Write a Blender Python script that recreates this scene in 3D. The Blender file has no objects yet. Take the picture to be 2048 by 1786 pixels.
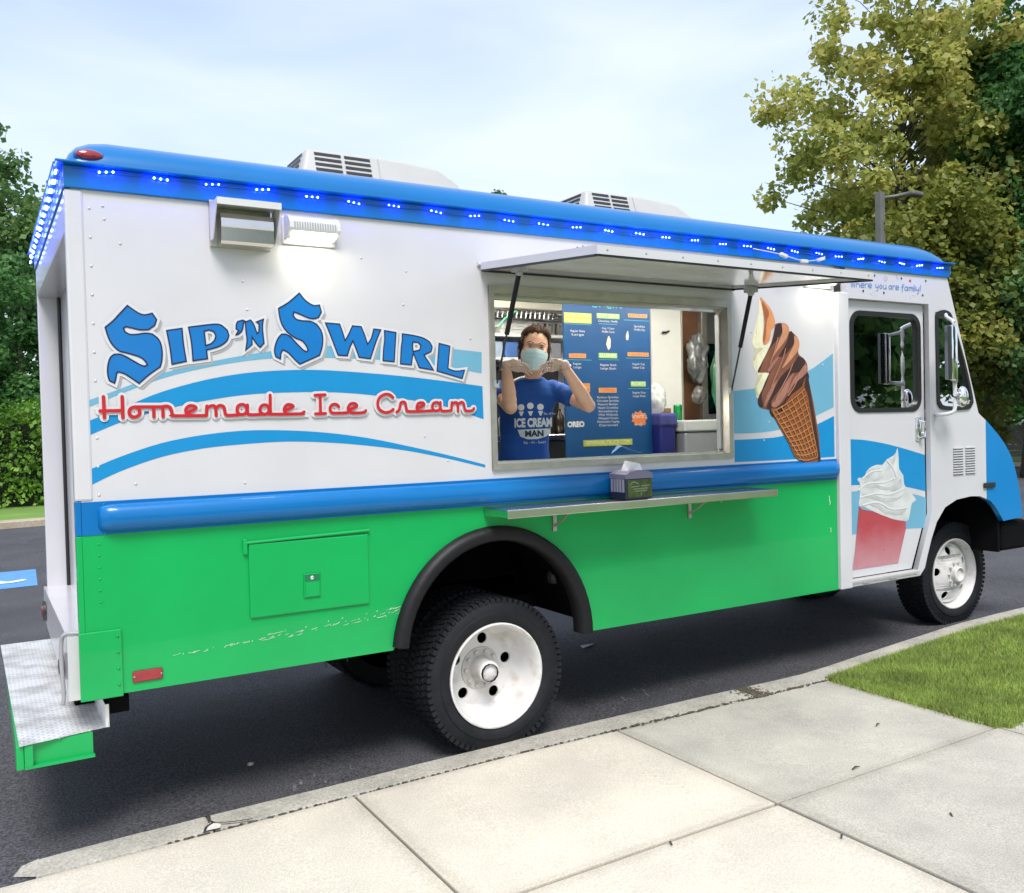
import bpy, bmesh, math, random
import numpy as np
from mathutils import Vector, Matrix, noise as mnoise
from mathutils.bvhtree import BVHTree
R = math.radians
scene = bpy.context.scene
COL = scene.collection
random.seed(7); rng = np.random.default_rng(7)

# ---------------------------------------------------------------- camera
cam_data = bpy.data.cameras.new('camera'); cam = bpy.data.objects.new('camera', cam_data); COL.objects.link(cam)
right, up, fwd = Vector((0.859765, -0.510118, -0.024136)), Vector((0.032356, 0.007245, 0.99945)), Vector((0.509663, 0.860074, -0.022735))
m = Matrix((right, up, -fwd)).transposed().to_4x4(); m.translation = Vector((-0.3583, -4.2164, 1.7328)); cam.matrix_world = m
cam_data.sensor_fit = 'HORIZONTAL'; cam_data.sensor_width = 36; cam_data.lens = 1804.17 / 2048 * 36
cam_data.clip_start = .05; cam_data.clip_end = 2000
scene.camera = cam

# ---------------------------------------------------------------- sky, sun, exposure
SUN_EL, SUN_AZ = 56, 203            # azimuth from +Y clockwise: behind the camera, a little to its left
world = bpy.data.worlds.new('World'); scene.world = world; world.use_nodes = True
nt = world.node_tree; nt.nodes.clear()
def N(t, k, **kw):
    n = t.nodes.new(k)
    for a, b in kw.items(): setattr(n, a, b)
    return n
out = N(nt, 'ShaderNodeOutputWorld'); bg = N(nt, 'ShaderNodeBackground'); bg.inputs[1].default_value = .1
sky = N(nt, 'ShaderNodeTexSky', sky_type='NISHITA', sun_disc=False, sun_elevation=R(SUN_EL), sun_rotation=R(SUN_AZ), air_density=1.0, dust_density=2.0, ozone_density=1.0)
tc = N(nt, 'ShaderNodeTexCoord'); mp = N(nt, 'ShaderNodeMapping'); mp.inputs['Scale'].default_value = (1.0, 1.0, 3.2); mp.inputs['Rotation'].default_value = (R(18), R(-22), R(25))
nz = N(nt, 'ShaderNodeTexNoise'); nz.inputs['Scale'].default_value = 2.6; nz.inputs['Detail'].default_value = 4; nz.inputs['Roughness'].default_value = .45; nz.inputs['Distortion'].default_value = .4
rp = N(nt, 'ShaderNodeValToRGB'); rp.color_ramp.elements[0].position = .30; rp.color_ramp.elements[0].color = (.40, .40, .40, 1); rp.color_ramp.elements[1].position = .66; rp.color_ramp.elements[1].color = (.94, .94, .94, 1)
mx = N(nt, 'ShaderNodeMixRGB'); mx.inputs[2].default_value = (3.6, 4.0, 4.65, 1)
L = nt.links.new
L(tc.outputs['Generated'], mp.inputs[0]); L(mp.outputs[0], nz.inputs['Vector']); L(nz.outputs['Fac'], rp.inputs[0]); L(rp.outputs[0], mx.inputs[0]); L(sky.outputs[0], mx.inputs[1]); L(mx.outputs[0], bg.inputs[0]); L(bg.outputs[0], out.inputs[0])
sd = bpy.data.lights.new('sun', 'SUN'); sd.energy = 1.5; sd.angle = R(22); sd.color = (1, .96, .9)
sun = bpy.data.objects.new('sun', sd); COL.objects.link(sun)
az, el = R(SUN_AZ), R(SUN_EL)
sv = Vector((math.sin(az) * math.cos(el), math.cos(az) * math.cos(el), math.sin(el)))
sun.rotation_euler = sv.to_track_quat('Z', 'Y').to_euler(); sun.location = sv * 60
vs = scene.view_settings; vs.view_transform = 'Standard'; vs.look = 'None'; vs.exposure = 1.38; vs.gamma = 1; vs.use_curve_mapping = False

# ---------------------------------------------------------------- materials
MATS = {}
def mat(name, col, rough=.5, metal=0., coat=0., var=0., vscale=6., bump=0., bscale=60., trans=0., emit=None, estr=0., spec=.5, island=None, alpha=1.):
    """procedural principled material: colour broken up by noise, fine bump"""
    if name in MATS: return MATS[name]
    m = bpy.data.materials.new(name); m.use_nodes = True; t = m.node_tree; b = t.nodes['Principled BSDF']
    b.inputs['Roughness'].default_value = rough; b.inputs['Metallic'].default_value = metal; b.inputs['Coat Weight'].default_value = coat; b.inputs['Coat Roughness'].default_value = .05
    b.inputs['Specular IOR Level'].default_value = spec
    if trans: b.inputs['Transmission Weight'].default_value = trans
    if alpha < 1: b.inputs['Alpha'].default_value = alpha
    if emit: b.inputs['Emission Color'].default_value = (*emit, 1); b.inputs['Emission Strength'].default_value = estr
    tcn = N(t, 'ShaderNodeTexCoord')
    nn = N(t, 'ShaderNodeTexNoise'); nn.inputs['Scale'].default_value = vscale; nn.inputs['Detail'].default_value = 5; t.links.new(tcn.outputs['Object'], nn.inputs['Vector'])
    r = N(t, 'ShaderNodeValToRGB'); r.color_ramp.elements[0].position = .3; r.color_ramp.elements[1].position = .7
    r.color_ramp.elements[0].color = (*[c * (1 - var) for c in col], 1); r.color_ramp.elements[1].color = (*[min(1, c * (1 + var * .6)) for c in col], 1)
    t.links.new(nn.outputs['Fac'], r.inputs[0])
    src = r.outputs[0]
    if island:
        g = N(t, 'ShaderNodeNewGeometry'); ri = N(t, 'ShaderNodeValToRGB')
        while len(ri.color_ramp.elements) < len(island): ri.color_ramp.elements.new(.5)
        for k, c in enumerate(island):
            ri.color_ramp.elements[k].position = k / (len(island) - 1); ri.color_ramp.elements[k].color = (*c, 1)
        t.links.new(g.outputs['Random Per Island'], ri.inputs[0]); mm = N(t, 'ShaderNodeMixRGB', blend_type='MULTIPLY'); mm.inputs[0].default_value = 1
        t.links.new(ri.outputs[0], mm.inputs[1]); t.links.new(src, mm.inputs[2]); src = mm.outputs[0]
    t.links.new(src, b.inputs['Base Color'])
    if bump:
        n2 = N(t, 'ShaderNodeTexNoise'); n2.inputs['Scale'].default_value = bscale; n2.inputs['Detail'].default_value = 4; t.links.new(tcn.outputs['Object'], n2.inputs['Vector'])
        bp = N(t, 'ShaderNodeBump'); bp.inputs['Strength'].default_value = bump; bp.inputs['Distance'].default_value = .01
        t.links.new(n2.outputs['Fac'], bp.inputs['Height']); t.links.new(bp.outputs[0], b.inputs['Normal'])
    MATS[name] = m; return m
def glass(name, tint, gloss=1.0):
    m = bpy.data.materials.new(name); m.use_nodes = True; t = m.node_tree; t.nodes.clear()
    o = N(t, 'ShaderNodeOutputMaterial'); mixs = N(t, 'ShaderNodeMixShader'); tr = N(t, 'ShaderNodeBsdfTransparent'); tr.inputs[0].default_value = (*tint, 1)
    gl = N(t, 'ShaderNodeBsdfGlossy'); gl.inputs['Roughness'].default_value = .01; fr = N(t, 'ShaderNodeFresnel'); fr.inputs[0].default_value = 1.24
    nn = N(t, 'ShaderNodeTexNoise'); nn.inputs['Scale'].default_value = 3; bp = N(t, 'ShaderNodeBump'); bp.inputs['Strength'].default_value = .02
    t.links.new(nn.outputs['Fac'], bp.inputs['Height']); t.links.new(bp.outputs[0], gl.inputs['Normal'])
    t.links.new(fr.outputs[0], mixs.inputs[0]); t.links.new(tr.outputs[0], mixs.inputs[1]); t.links.new(gl.outputs[0], mixs.inputs[2]); t.links.new(mixs.outputs[0], o.inputs[0])
    return m
WHITE = mat('white_paint', (.555, .55, .575), .3, coat=.4, var=.05, vscale=2.0, bump=.03, bscale=3.5)
WHITE2 = mat('white_enamel', (.60, .60, .61), .35, var=.05, vscale=9)
CREAMW = mat('interior_white', (.72, .72, .70), .45, var=.05, vscale=4)
GREEN = mat('green_paint', (.001, .345, .082), .3, coat=.35, spec=.35, var=.10, vscale=1.8, bump=.05, bscale=2.6)
BLUE = mat('blue_paint', (.001, .135, .40), .3, coat=.2, spec=.3, var=.05, vscale=3)
NOSE = mat('nose_blue_paint', (.001, .19, .50), .3, coat=.2, spec=.3, var=.04, vscale=3)
SWMID = mat('swoosh_blue_vinyl', (.001, .22, .50), .35, var=.04); SWLIGHT = mat('swoosh_pale_vinyl', (.13, .35, .50), .3, var=.04)
LETBLUE = mat('letter_blue_vinyl', (.001, .15, .45), .3, var=.06, vscale=9); NAVY = mat('navy_vinyl', (.006, .012, .07), .35); SHADOWV = mat('grey_vinyl', (.33, .33, .34), .4); WVINYL = mat('white_vinyl', (.585, .585, .60), .3)
REDV = mat('red_vinyl', (.46, .008, .016), .3, var=.1)
BLACK = mat('black_rubber', (.007, .007, .009), .5, spec=.3, var=.3, vscale=20, bump=.1, bscale=80); SEAL = mat('black_seal', (.01, .01, .011), .4); CHASSIS = mat('chassis_black', (.004, .004, .005), .9, var=.3, spec=.1)
TYRE = mat('tyre_rubber', (.009, .010, .013), .7, spec=.3, var=.35, vscale=14, bump=.25, bscale=120)
ALU = mat('aluminium', (.46, .435, .39), .38, metal=.8, var=.14, vscale=14, bump=.05); STEEL = mat('stainless_steel', (.66, .65, .62), .22, metal=1., var=.08, vscale=5); CHROME = mat('chrome', (.82, .82, .84), .07, metal=1.)
RIMW = mat('rim_white', (.62, .61, .60), .4, coat=.2, var=.1, vscale=9); RIMW.node_tree.nodes['Color Ramp'].color_ramp.elements[0].color = (.50, .465, .42, 1); RIMW.node_tree.nodes['Color Ramp'].color_ramp.elements[1].position = .48; RIMD = mat('rim_dusty', (.52, .50, .47), .55, var=.2, vscale=12)
REDLENS = mat('red_lens', (.27, .007, .016), .12, coat=1., var=.2, vscale=40); AMBER = mat('amber_lens', (.6, .2, .02), .2)
DARK = mat('dark_plastic', (.014, .014, .016), .45); GREY = mat('grey_plastic', (.34, .35, .36), .45, var=.08)
BEIGE = mat('beige_plastic', (.44, .435, .42), .45, var=.04)
GLASS = glass('window_glass', (.055, .12, .115))
ONYX = mat('led_blue', (.0, .0, .1), .3, emit=(.018, .03, 1.), estr=110.)
_t = ONYX.node_tree; _oi = N(_t, 'ShaderNodeObjectInfo'); _mr = N(_t, 'ShaderNodeMapRange'); _mr.inputs[3].default_value = 25; _mr.inputs[4].default_value = 150
_t.links.new(_oi.outputs['Random'], _mr.inputs[0]); _t.links.new(_mr.outputs[0], _t.nodes['Principled BSDF'].inputs['Emission Strength'])
WARM = mat('lamp_lit', (.9, .9, .8), .3, emit=(1., .93, .72), estr=4.)

# ---------------------------------------------------------------- mesh helpers
def obj(name, me, m=None, parent=None, smooth=False):
    o = bpy.data.objects.new(name, me); COL.objects.link(o)
    for q in (m if isinstance(m, (list, tuple)) else [m]):
        if q: me.materials.append(q)
    if smooth: me.polygons.foreach_set('use_smooth', [True] * len(me.polygons))
    if parent: o.parent = parent
    return o
def tag(o, label=None, cat=None, group=None, kind=None):
    if label: o['label'] = label
    if cat: o['category'] = cat
    if group: o['group'] = group
    if kind: o['kind'] = kind
    return o
def empty(name, loc=(0, 0, 0), rz=0):
    o = bpy.data.objects.new(name, None); COL.objects.link(o); o.location = loc; o.rotation_euler = (0, 0, rz); o.empty_display_size = .2; return o
def pyd(name, v, f, m, parent=None, smooth=False):
    me = bpy.data.meshes.new(name); me.from_pydata(v, [], f); me.update(); return obj(name, me, m, parent, smooth)
class MB:
    """collects boxes, tubes, lathes in one bmesh -> one mesh object"""
    def __init__(s): s.bm = bmesh.new()
    def box(s, x0, x1, y0, y1, z0, z1, mi=0, M=None, bev=0.):
        vs = [s.bm.verts.new((x, y, z)) for x in (x0, x1) for y in (y0, y1) for z in (z0, z1)]
        fs = [s.bm.faces.new([vs[i] for i in q]) for q in ((0, 1, 3, 2), (4, 6, 7, 5), (0, 4, 5, 1), (2, 3, 7, 6), (0, 2, 6, 4), (1, 5, 7, 3))]
        for f in fs: f.material_index = mi
        if bev:
            es = list({e for f in fs for e in f.edges}); r = bmesh.ops.bevel(s.bm, geom=es, offset=bev, segments=2, affect='EDGES', profile=.5)
            for f in r['faces']: f.material_index = mi
            if M:
                vv = list({v for f in r['faces'] for v in f.verts} | {v for f in fs if f.is_valid for v in f.verts}); bmesh.ops.transform(s.bm, matrix=M, verts=vv)
        elif M: bmesh.ops.transform(s.bm, matrix=M, verts=vs)
        return s
    def tube(s, pts, r, n=8, mi=0, cap=True, flat=1.):
        pts = [Vector(p) for p in pts]; rs = r if isinstance(r, (list, tuple)) else [r] * len(pts); rings = []
        ref = None
        for i, p in enumerate(pts):
            d = (pts[min(i + 1, len(pts) - 1)] - pts[max(i - 1, 0)]).normalized()
            if ref is None: ref = Vector((0, 0, 1)) if abs(d.z) < .9 else Vector((1, 0, 0))
            a = d.cross(ref).normalized(); b = d.cross(a).normalized(); ref = -b if False else ref
            rings.append([s.bm.verts.new(p + (a * math.cos(2 * math.pi * k / n) + b * math.sin(2 * math.pi * k / n) * flat) * rs[i]) for k in range(n)])
        for A, B in zip(rings, rings[1:]):
            for k in range(n): s.bm.faces.new((A[k], A[(k + 1) % n], B[(k + 1) % n], B[k])).material_index = mi
        if cap:
            s.bm.faces.new(rings[0][::-1]).material_index = mi; s.bm.faces.new(rings[-1]).material_index = mi
        return s
    def lathe(s, prof, n=32, c=(0, 0, 0), axis='Y', mi=0):
        rings = []
        for r, h in prof:
            ring = []
            for k in range(n):
                a = 2 * math.pi * k / n; u, w = r * math.cos(a), r * math.sin(a)
                p = (u, h, w) if axis == 'Y' else ((u, w, h) if axis == 'Z' else (h, u, w))
                ring.append(s.bm.verts.new((p[0] + c[0], p[1] + c[1], p[2] + c[2])))
            rings.append(ring)
        for A, B in zip(rings, rings[1:]):
            for k in range(n): s.bm.faces.new((A[k], A[(k + 1) % n], B[(k + 1) % n], B[k])).material_index = mi
        return s
    def sph(s, c, r, sub=2, mi=0, sc=(1, 1, 1), M=None):
        res = bmesh.ops.create_icosphere(s.bm, subdivisions=sub, radius=1)
        T = Matrix.Translation(c) @ (M or Matrix()) @ Matrix.Diagonal((r * sc[0], r * sc[1], r * sc[2], 1))
        bmesh.ops.transform(s.bm, matrix=T, verts=res['verts'])
        for v in res['verts']:
            for f in v.link_faces: f.material_index = mi
        return s
    def build(s, name, m, parent=None, smooth=False, ang=None):
        bmesh.ops.recalc_face_normals(s.bm, faces=s.bm.faces[:])
        me = bpy.data.meshes.new(name); s.bm.to_mesh(me); s.bm.free(); o = obj(name, me, m, parent, smooth or ang is not None)
        if ang is not None:
            try: me.set_sharp_from_angle(angle=R(ang))
            except Exception: pass
        return o
def box(name, x0, x1, y0, y1, z0, z1, m, parent=None, bev=.004, M=None): return MB().box(x0, x1, y0, y1, z0, z1, bev=bev, M=M).build(name, m, parent)
def fill2d(loops, ext=0.):
    cu = bpy.data.curves.new('c', 'CURVE'); cu.dimensions = '2D'; cu.fill_mode = 'BOTH'; cu.extrude = ext
    for lp in loops:
        sp = cu.splines.new('POLY'); sp.points.add(len(lp) - 1); sp.use_cyclic_u = True
        for p, q in zip(sp.points, lp): p.co = (q[0], q[1], 0, 1)
    o = bpy.data.objects.new('c', cu); me = bpy.data.meshes.new_from_object(o); bpy.data.objects.remove(o); bpy.data.curves.remove(cu); return me
def toXZ(me, y): me.transform(Matrix(((1, 0, 0, 0), (0, 0, 1, y), (0, 1, 0, 0), (0, 0, 0, 1)))); return me
def panel(name, loops, y0, y1, m, parent=None):
    """sheet cut to an outline in the XZ plane (with holes), from y0 to y1"""
    return obj(name, toXZ(fill2d(loops, (y1 - y0) / 2), (y0 + y1) / 2), m, parent)
def decal(name, loops, y, m, parent=None):
    me = fill2d(loops, 0); me = toXZ(me, y)
    bm = bmesh.new(); bm.from_mesh(me); bmesh.ops.remove_doubles(bm, verts=bm.verts[:], dist=1e-6)
    for f in bm.faces:
        f.normal_update()
        if f.normal.y > 0: f.normal_flip()
    bm.to_mesh(me); bm.free(); return obj(name, me, m, parent)
def smoothpts(p, k=4, closed=False):
    if len(p) < 3: return p
    o = []; n = len(p)
    for i in range(n if closed else n - 1):
        a, b, c, d = (p[(i - 1) % n] if closed or i > 0 else p[0]), p[i], p[(i + 1) % n], (p[(i + 2) % n] if closed or i < n - 2 else p[-1])
        for j in range(k):
            t = j / k; o.append(tuple(.5 * (2 * b[q] + (c[q] - a[q]) * t + (2 * a[q] - 5 * b[q] + 4 * c[q] - d[q]) * t * t + (3 * b[q] - a[q] - 3 * c[q] + d[q]) * t ** 3) for q in range(len(b))))
    if not closed: o.append(p[-1])
    return o
def smoothcorner(p, lim=38, k=4):
    """closed outline smoothed between its sharp corners"""
    n = len(p); cs = []
    for i in range(n):
        a, b, c = Vector(p[i - 1]), Vector(p[i]), Vector(p[(i + 1) % n])
        if (b - a).angle(c - b, 0) > R(lim): cs.append(i)
    if not cs: return smoothpts(p, k, True)
    o = []
    for q, i in enumerate(cs):
        j = cs[(q + 1) % len(cs)]; L_ = (j - i) % n or n
        o += smoothpts([p[(i + s) % n] for s in range(L_ + 1)], k)[:-1] if L_ > 1 else [p[i]]
    return o
def ribbon(pts, w, y, closed=False, V=None, F=None, round_=True):
    """flat stroke of width w along pts in the XZ plane at depth y"""
    n = len(pts); P = [Vector(p) for p in pts]; base = len(V)
    if closed and (P[0] - P[-1]).length < 1e-5: P = P[:-1]; n -= 1
    for i in range(n):
        a, b = (P[i - 1] if closed or i else None), (P[(i + 1) % n] if closed or i < n - 1 else None)
        d1 = (P[i] - a).normalized() if a is not None else None; d2 = (b - P[i]).normalized() if b is not None else None
        d = ((d1 or d2) + (d2 or d1)); d = d.normalized() if d.length > 1e-6 else (d2 or d1)
        nn = Vector((-d.y, d.x)); k = 1.
        if d1 and d2: k = 1 / max(.45, nn.dot(Vector((-d1.y, d1.x))))
        for s_ in (1, -1):
            q = P[i] + nn * (w / 2 * k * s_); V.append((q.x, y - i * 6e-6, q.y))
    for i in range(n if closed else n - 1):
        j = (i + 1) % n; F.append((base + 2 * i, base + 2 * j, base + 2 * j + 1, base + 2 * i + 1))
    if round_ and not closed:
        for e, dr in ((0, P[0] - P[1]), (n - 1, P[-1] - P[-2])):
            a0 = math.atan2(dr.y, dr.x); b0 = len(V); V.append((P[e].x, y, P[e].y))
            for k in range(7):
                a = a0 - math.pi / 2 + math.pi * k / 6; V.append((P[e].x + w / 2 * math.cos(a), y, P[e].y + w / 2 * math.sin(a)))
            for k in range(6): F.append((b0, b0 + 1 + k, b0 + 2 + k))
def strokes(name, lines, w, y, m, parent, closed=False, step=.00015):
    V, F = [], []
    for i, l in enumerate(lines):
        cl = closed or (len(l) > 3 and abs(l[0][0] - l[-1][0]) + abs(l[0][1] - l[-1][1]) < 1e-4)
        ribbon(l, w, y - i * step, cl, V, F)
    return pyd(name, V, F, m, parent)
def textmesh(s, size, cx, cz, y, fit=None, align='CENTER', shear=0, ext=0., bold=0.):
    cu = bpy.data.curves.new('t', 'FONT'); cu.body = s; cu.size = size; cu.align_x = align; cu.align_y = 'CENTER'; cu.shear = shear; cu.extrude = ext; cu.resolution_u = 3; cu.offset = bold
    o = bpy.data.objects.new('t', cu); me = bpy.data.meshes.new_from_object(o); bpy.data.objects.remove(o); bpy.data.curves.remove(cu)
    sx = 1
    if fit and len(me.vertices):
        xs = [v.co.x for v in me.vertices]; sx = fit / max(1e-6, max(xs) - min(xs))
    me.transform(Matrix(((sx, 0, 0, cx), (0, 0, 1, y), (0, 1, 0, cz), (0, 0, 0, 1)))); return me
def joinmesh(name, meshes, m, parent):
    bm = bmesh.new()
    for q in meshes: bm.from_mesh(q); bpy.data.meshes.remove(q)
    me = bpy.data.meshes.new(name); bm.to_mesh(me); bm.free(); return obj(name, me, m, parent)
def remesh(bm, vox, smooth_it=3):
    me = bpy.data.meshes.new('r'); bm.to_mesh(me); bm.free(); o = bpy.data.objects.new('r', me); COL.objects.link(o)
    md = o.modifiers.new('r', 'REMESH'); md.mode = 'VOXEL'; md.voxel_size = vox
    ms = o.modifiers.new('s', 'SMOOTH'); ms.iterations = smooth_it; ms.factor = .5
    dg = bpy.context.evaluated_depsgraph_get(); res = bpy.data.meshes.new_from_object(o.evaluated_get(dg)); bpy.data.objects.remove(o); bpy.data.meshes.remove(me); return res

# ---- outlines measured on the side of the truck, in metres (x along the truck, z up)
LETTERS = [[[(0.22,2.294),(0.25,2.272),(0.271,2.26),(0.293,2.257),(0.32,2.265),(0.337,2.238),(0.328,2.212),(0.303,2.193),(0.269,2.191),(0.24,2.197),(0.211,2.203),(0.201,2.196),(0.207,2.18),(0.225,2.17),(0.25,2.17),(0.291,2.177),(0.317,2.174),(0.339,2.156),(0.351,2.133),(0.356,2.097),(0.353,2.057),(0.345,2.03),(0.3,1.997),(0.257,1.958),(0.226,1.981),(0.198,2.0),(0.174,2.007),(0.167,2.0),(0.164,1.98),(0.158,1.959),(0.139,1.969),(0.133,1.992),(0.134,2.031),(0.144,2.066),(0.159,2.081),(0.182,2.083),(0.207,2.073),(0.236,2.055),(0.265,2.038),(0.283,2.033),(0.293,2.039),(0.287,2.052),(0.269,2.07),(0.24,2.081),(0.208,2.09),(0.182,2.097),(0.158,2.12),(0.141,2.151),(0.129,2.197),(0.162,2.227),(0.191,2.261)]],[[(0.378,2.191),(0.443,2.203),(0.447,2.135),(0.457,2.057),(0.396,2.043),(0.39,2.114)]],[[(0.471,2.209),(0.585,2.227),(0.617,2.222),(0.64,2.202),(0.647,2.178),(0.637,2.153),(0.61,2.131),(0.577,2.118),(0.546,2.11),(0.547,2.093),(0.549,2.07),(0.486,2.06),(0.484,2.108),(0.48,2.156)],[(0.538,2.194),(0.56,2.2),(0.58,2.194),(0.589,2.176),(0.583,2.155),(0.566,2.138),(0.543,2.129),(0.541,2.158)]],[[(0.69,2.243),(0.713,2.25),(0.721,2.246),(0.715,2.236),(0.708,2.204),(0.693,2.187),(0.68,2.182),(0.685,2.191),(0.693,2.2),(0.681,2.21),(0.683,2.231)]],[[(0.724,2.242),(0.748,2.252),(0.762,2.231),(0.776,2.19),(0.785,2.199),(0.787,2.236),(0.775,2.244),(0.807,2.258),(0.802,2.228),(0.803,2.191),(0.807,2.147),(0.788,2.127),(0.772,2.144),(0.752,2.175),(0.751,2.139),(0.721,2.112),(0.729,2.155),(0.725,2.205)]],[[(0.982,2.389),(1.01,2.356),(1.04,2.337),(1.06,2.333),(1.079,2.337),(1.088,2.305),(1.073,2.278),(1.048,2.27),(1.018,2.275),(0.983,2.289),(0.953,2.299),(0.949,2.281),(0.962,2.264),(0.992,2.258),(1.032,2.257),(1.062,2.244),(1.082,2.217),(1.091,2.183),(1.087,2.138),(1.073,2.096),(1.022,2.073),(0.975,2.052),(0.952,2.072),(0.923,2.103),(0.896,2.118),(0.886,2.104),(0.882,2.075),(0.861,2.085),(0.855,2.109),(0.861,2.142),(0.874,2.172),(0.891,2.191),(0.911,2.192),(0.935,2.178),(0.964,2.147),(0.993,2.119),(1.01,2.111),(1.017,2.119),(1.008,2.141),(0.989,2.163),(0.96,2.174),(0.93,2.193),(0.902,2.223),(0.886,2.264),(0.88,2.312),(0.93,2.343)]],[[(1.107,2.252),(1.178,2.249),(1.19,2.216),(1.204,2.169),(1.224,2.202),(1.244,2.243),(1.289,2.24),(1.304,2.204),(1.32,2.155),(1.341,2.185),(1.355,2.231),(1.392,2.228),(1.365,2.17),(1.333,2.084),(1.274,2.09),(1.259,2.132),(1.244,2.17),(1.227,2.137),(1.213,2.096),(1.166,2.098),(1.147,2.15),(1.127,2.204)]],[[(1.412,2.225),(1.474,2.217),(1.467,2.147),(1.46,2.071),(1.4,2.075),(1.405,2.136),(1.412,2.182)]],[[(1.508,2.212),(1.573,2.205),(1.624,2.194),(1.659,2.176),(1.674,2.15),(1.666,2.126),(1.625,2.107),(1.65,2.073),(1.677,2.031),(1.597,2.043),(1.567,2.116),(1.561,2.098),(1.554,2.056),(1.494,2.061),(1.5,2.138),(1.507,2.179)],[(1.566,2.173),(1.595,2.171),(1.61,2.156),(1.602,2.132),(1.565,2.124),(1.563,2.15)]],[[(1.714,2.169),(1.776,2.156),(1.768,2.101),(1.761,2.04),(1.802,2.027),(1.858,2.032),(1.843,1.989),(1.698,2.027),(1.706,2.1)]]]
SWOOSH = [('light',[(0.047,1.882),(0.184,1.935),(0.354,2.002),(0.576,2.06),(0.853,2.113),(1.105,2.141),(1.32,2.15),(1.429,2.151),(1.714,2.147),(1.966,2.129),(1.963,2.017),(1.831,2.037),(1.653,2.06),(1.405,2.079),(1.107,2.085),(0.886,2.08),(0.714,2.062),(0.529,2.027),(0.353,1.98),(0.183,1.913),(0.046,1.852)]),('mid',[(0.046,1.795),(0.14,1.833),(0.232,1.872),(0.351,1.921),(0.528,1.972),(0.712,2.006),(0.904,2.022),(1.105,2.024),(1.425,2.005),(1.71,1.978),(1.966,1.948),(1.968,1.773),(1.861,1.806),(1.706,1.852),(1.421,1.894),(1.154,1.917),(0.901,1.917),(0.709,1.906),(0.525,1.879),(0.401,1.853),(0.263,1.818),(0.171,1.787),(0.044,1.733)]),('mid',[(0.048,1.59),(0.175,1.642),(0.344,1.695),(0.52,1.726),(0.704,1.741),(0.896,1.738),(1.096,1.722),(1.306,1.691),(1.526,1.643),(1.758,1.587),(1.97,1.53),(1.972,1.514),(1.757,1.569),(1.526,1.619),(1.305,1.653),(1.095,1.675),(0.894,1.685),(0.702,1.679),(0.518,1.665),(0.342,1.634),(0.173,1.579),(0.046,1.521)]),('light',[(3.785,1.921),(3.995,1.94),(4.199,1.972),(4.47,2.055),(4.602,2.115),(4.723,2.18),(4.722,1.81),(4.542,1.752),(4.332,1.695),(4.171,1.664),(3.974,1.65),(3.785,1.651)]),('mid',[(3.786,1.61),(3.974,1.611),(4.191,1.62),(4.374,1.655),(4.541,1.691),(4.725,1.749),(4.724,1.467),(4.228,1.466),(3.784,1.468)])]
DOORPRINT = [('mid',[(4.91,1.583),(5.079,1.573),(5.281,1.545),(5.49,1.505),(5.776,1.44),(5.781,1.166),(5.526,1.216),(5.274,1.242),(5.072,1.253),(4.916,1.258)]),('light',[(4.913,1.212),(5.071,1.21),(5.273,1.2),(5.611,1.157),(5.784,1.117),(5.777,0.958),(5.748,0.891),(5.54,0.901),(5.165,0.913),(4.918,0.905)])]
CREAM = [(5.456,1.503),(5.467,1.431),(5.47,1.349),(5.517,1.299),(5.526,1.23),(5.579,1.186),(5.622,1.149),(5.664,1.108),(5.615,1.087),(5.597,1.04),(5.574,0.973),(5.536,0.959),(5.372,0.988),(5.269,1.022),(5.158,1.063),(5.068,1.096),(5.019,1.106),(5.025,1.158),(5.036,1.224),(5.032,1.267),(5.008,1.291),(5.023,1.306),(5.078,1.304),(5.104,1.345),(5.155,1.376),(5.226,1.39),(5.283,1.387),(5.33,1.423),(5.404,1.447),(5.438,1.473)]
CUP = [(5.019,1.103),(5.058,1.077),(5.168,1.056),(5.269,1.022),(5.393,0.983),(5.536,0.955),(5.54,0.907),(5.444,0.656),(4.939,0.656),(4.972,0.794),(5.001,0.989)]
CREAMFOLD = [[(5.431,1.466),(5.424,1.412),(5.381,1.36),(5.318,1.342),(5.35,1.381),(5.404,1.433)],[(5.173,1.282),(5.234,1.293),(5.296,1.303),(5.255,1.285),(5.183,1.269)],[(5.091,1.234),(5.203,1.248),(5.326,1.221),(5.441,1.235),(5.325,1.2),(5.202,1.224)],[(5.06,1.183),(5.151,1.184),(5.293,1.142),(5.439,1.139),(5.525,1.162),(5.439,1.119),(5.272,1.12)],[(5.109,1.12),(5.2,1.114),(5.322,1.052),(5.479,1.035),(5.555,1.071),(5.5,1.013),(5.332,1.028),(5.209,1.08)],[(5.104,1.332),(5.175,1.362),(5.256,1.359),(5.185,1.342),(5.113,1.299)],[(5.485,1.28),(5.494,1.225),(5.419,1.195),(5.356,1.205),(5.441,1.235)]]
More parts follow.
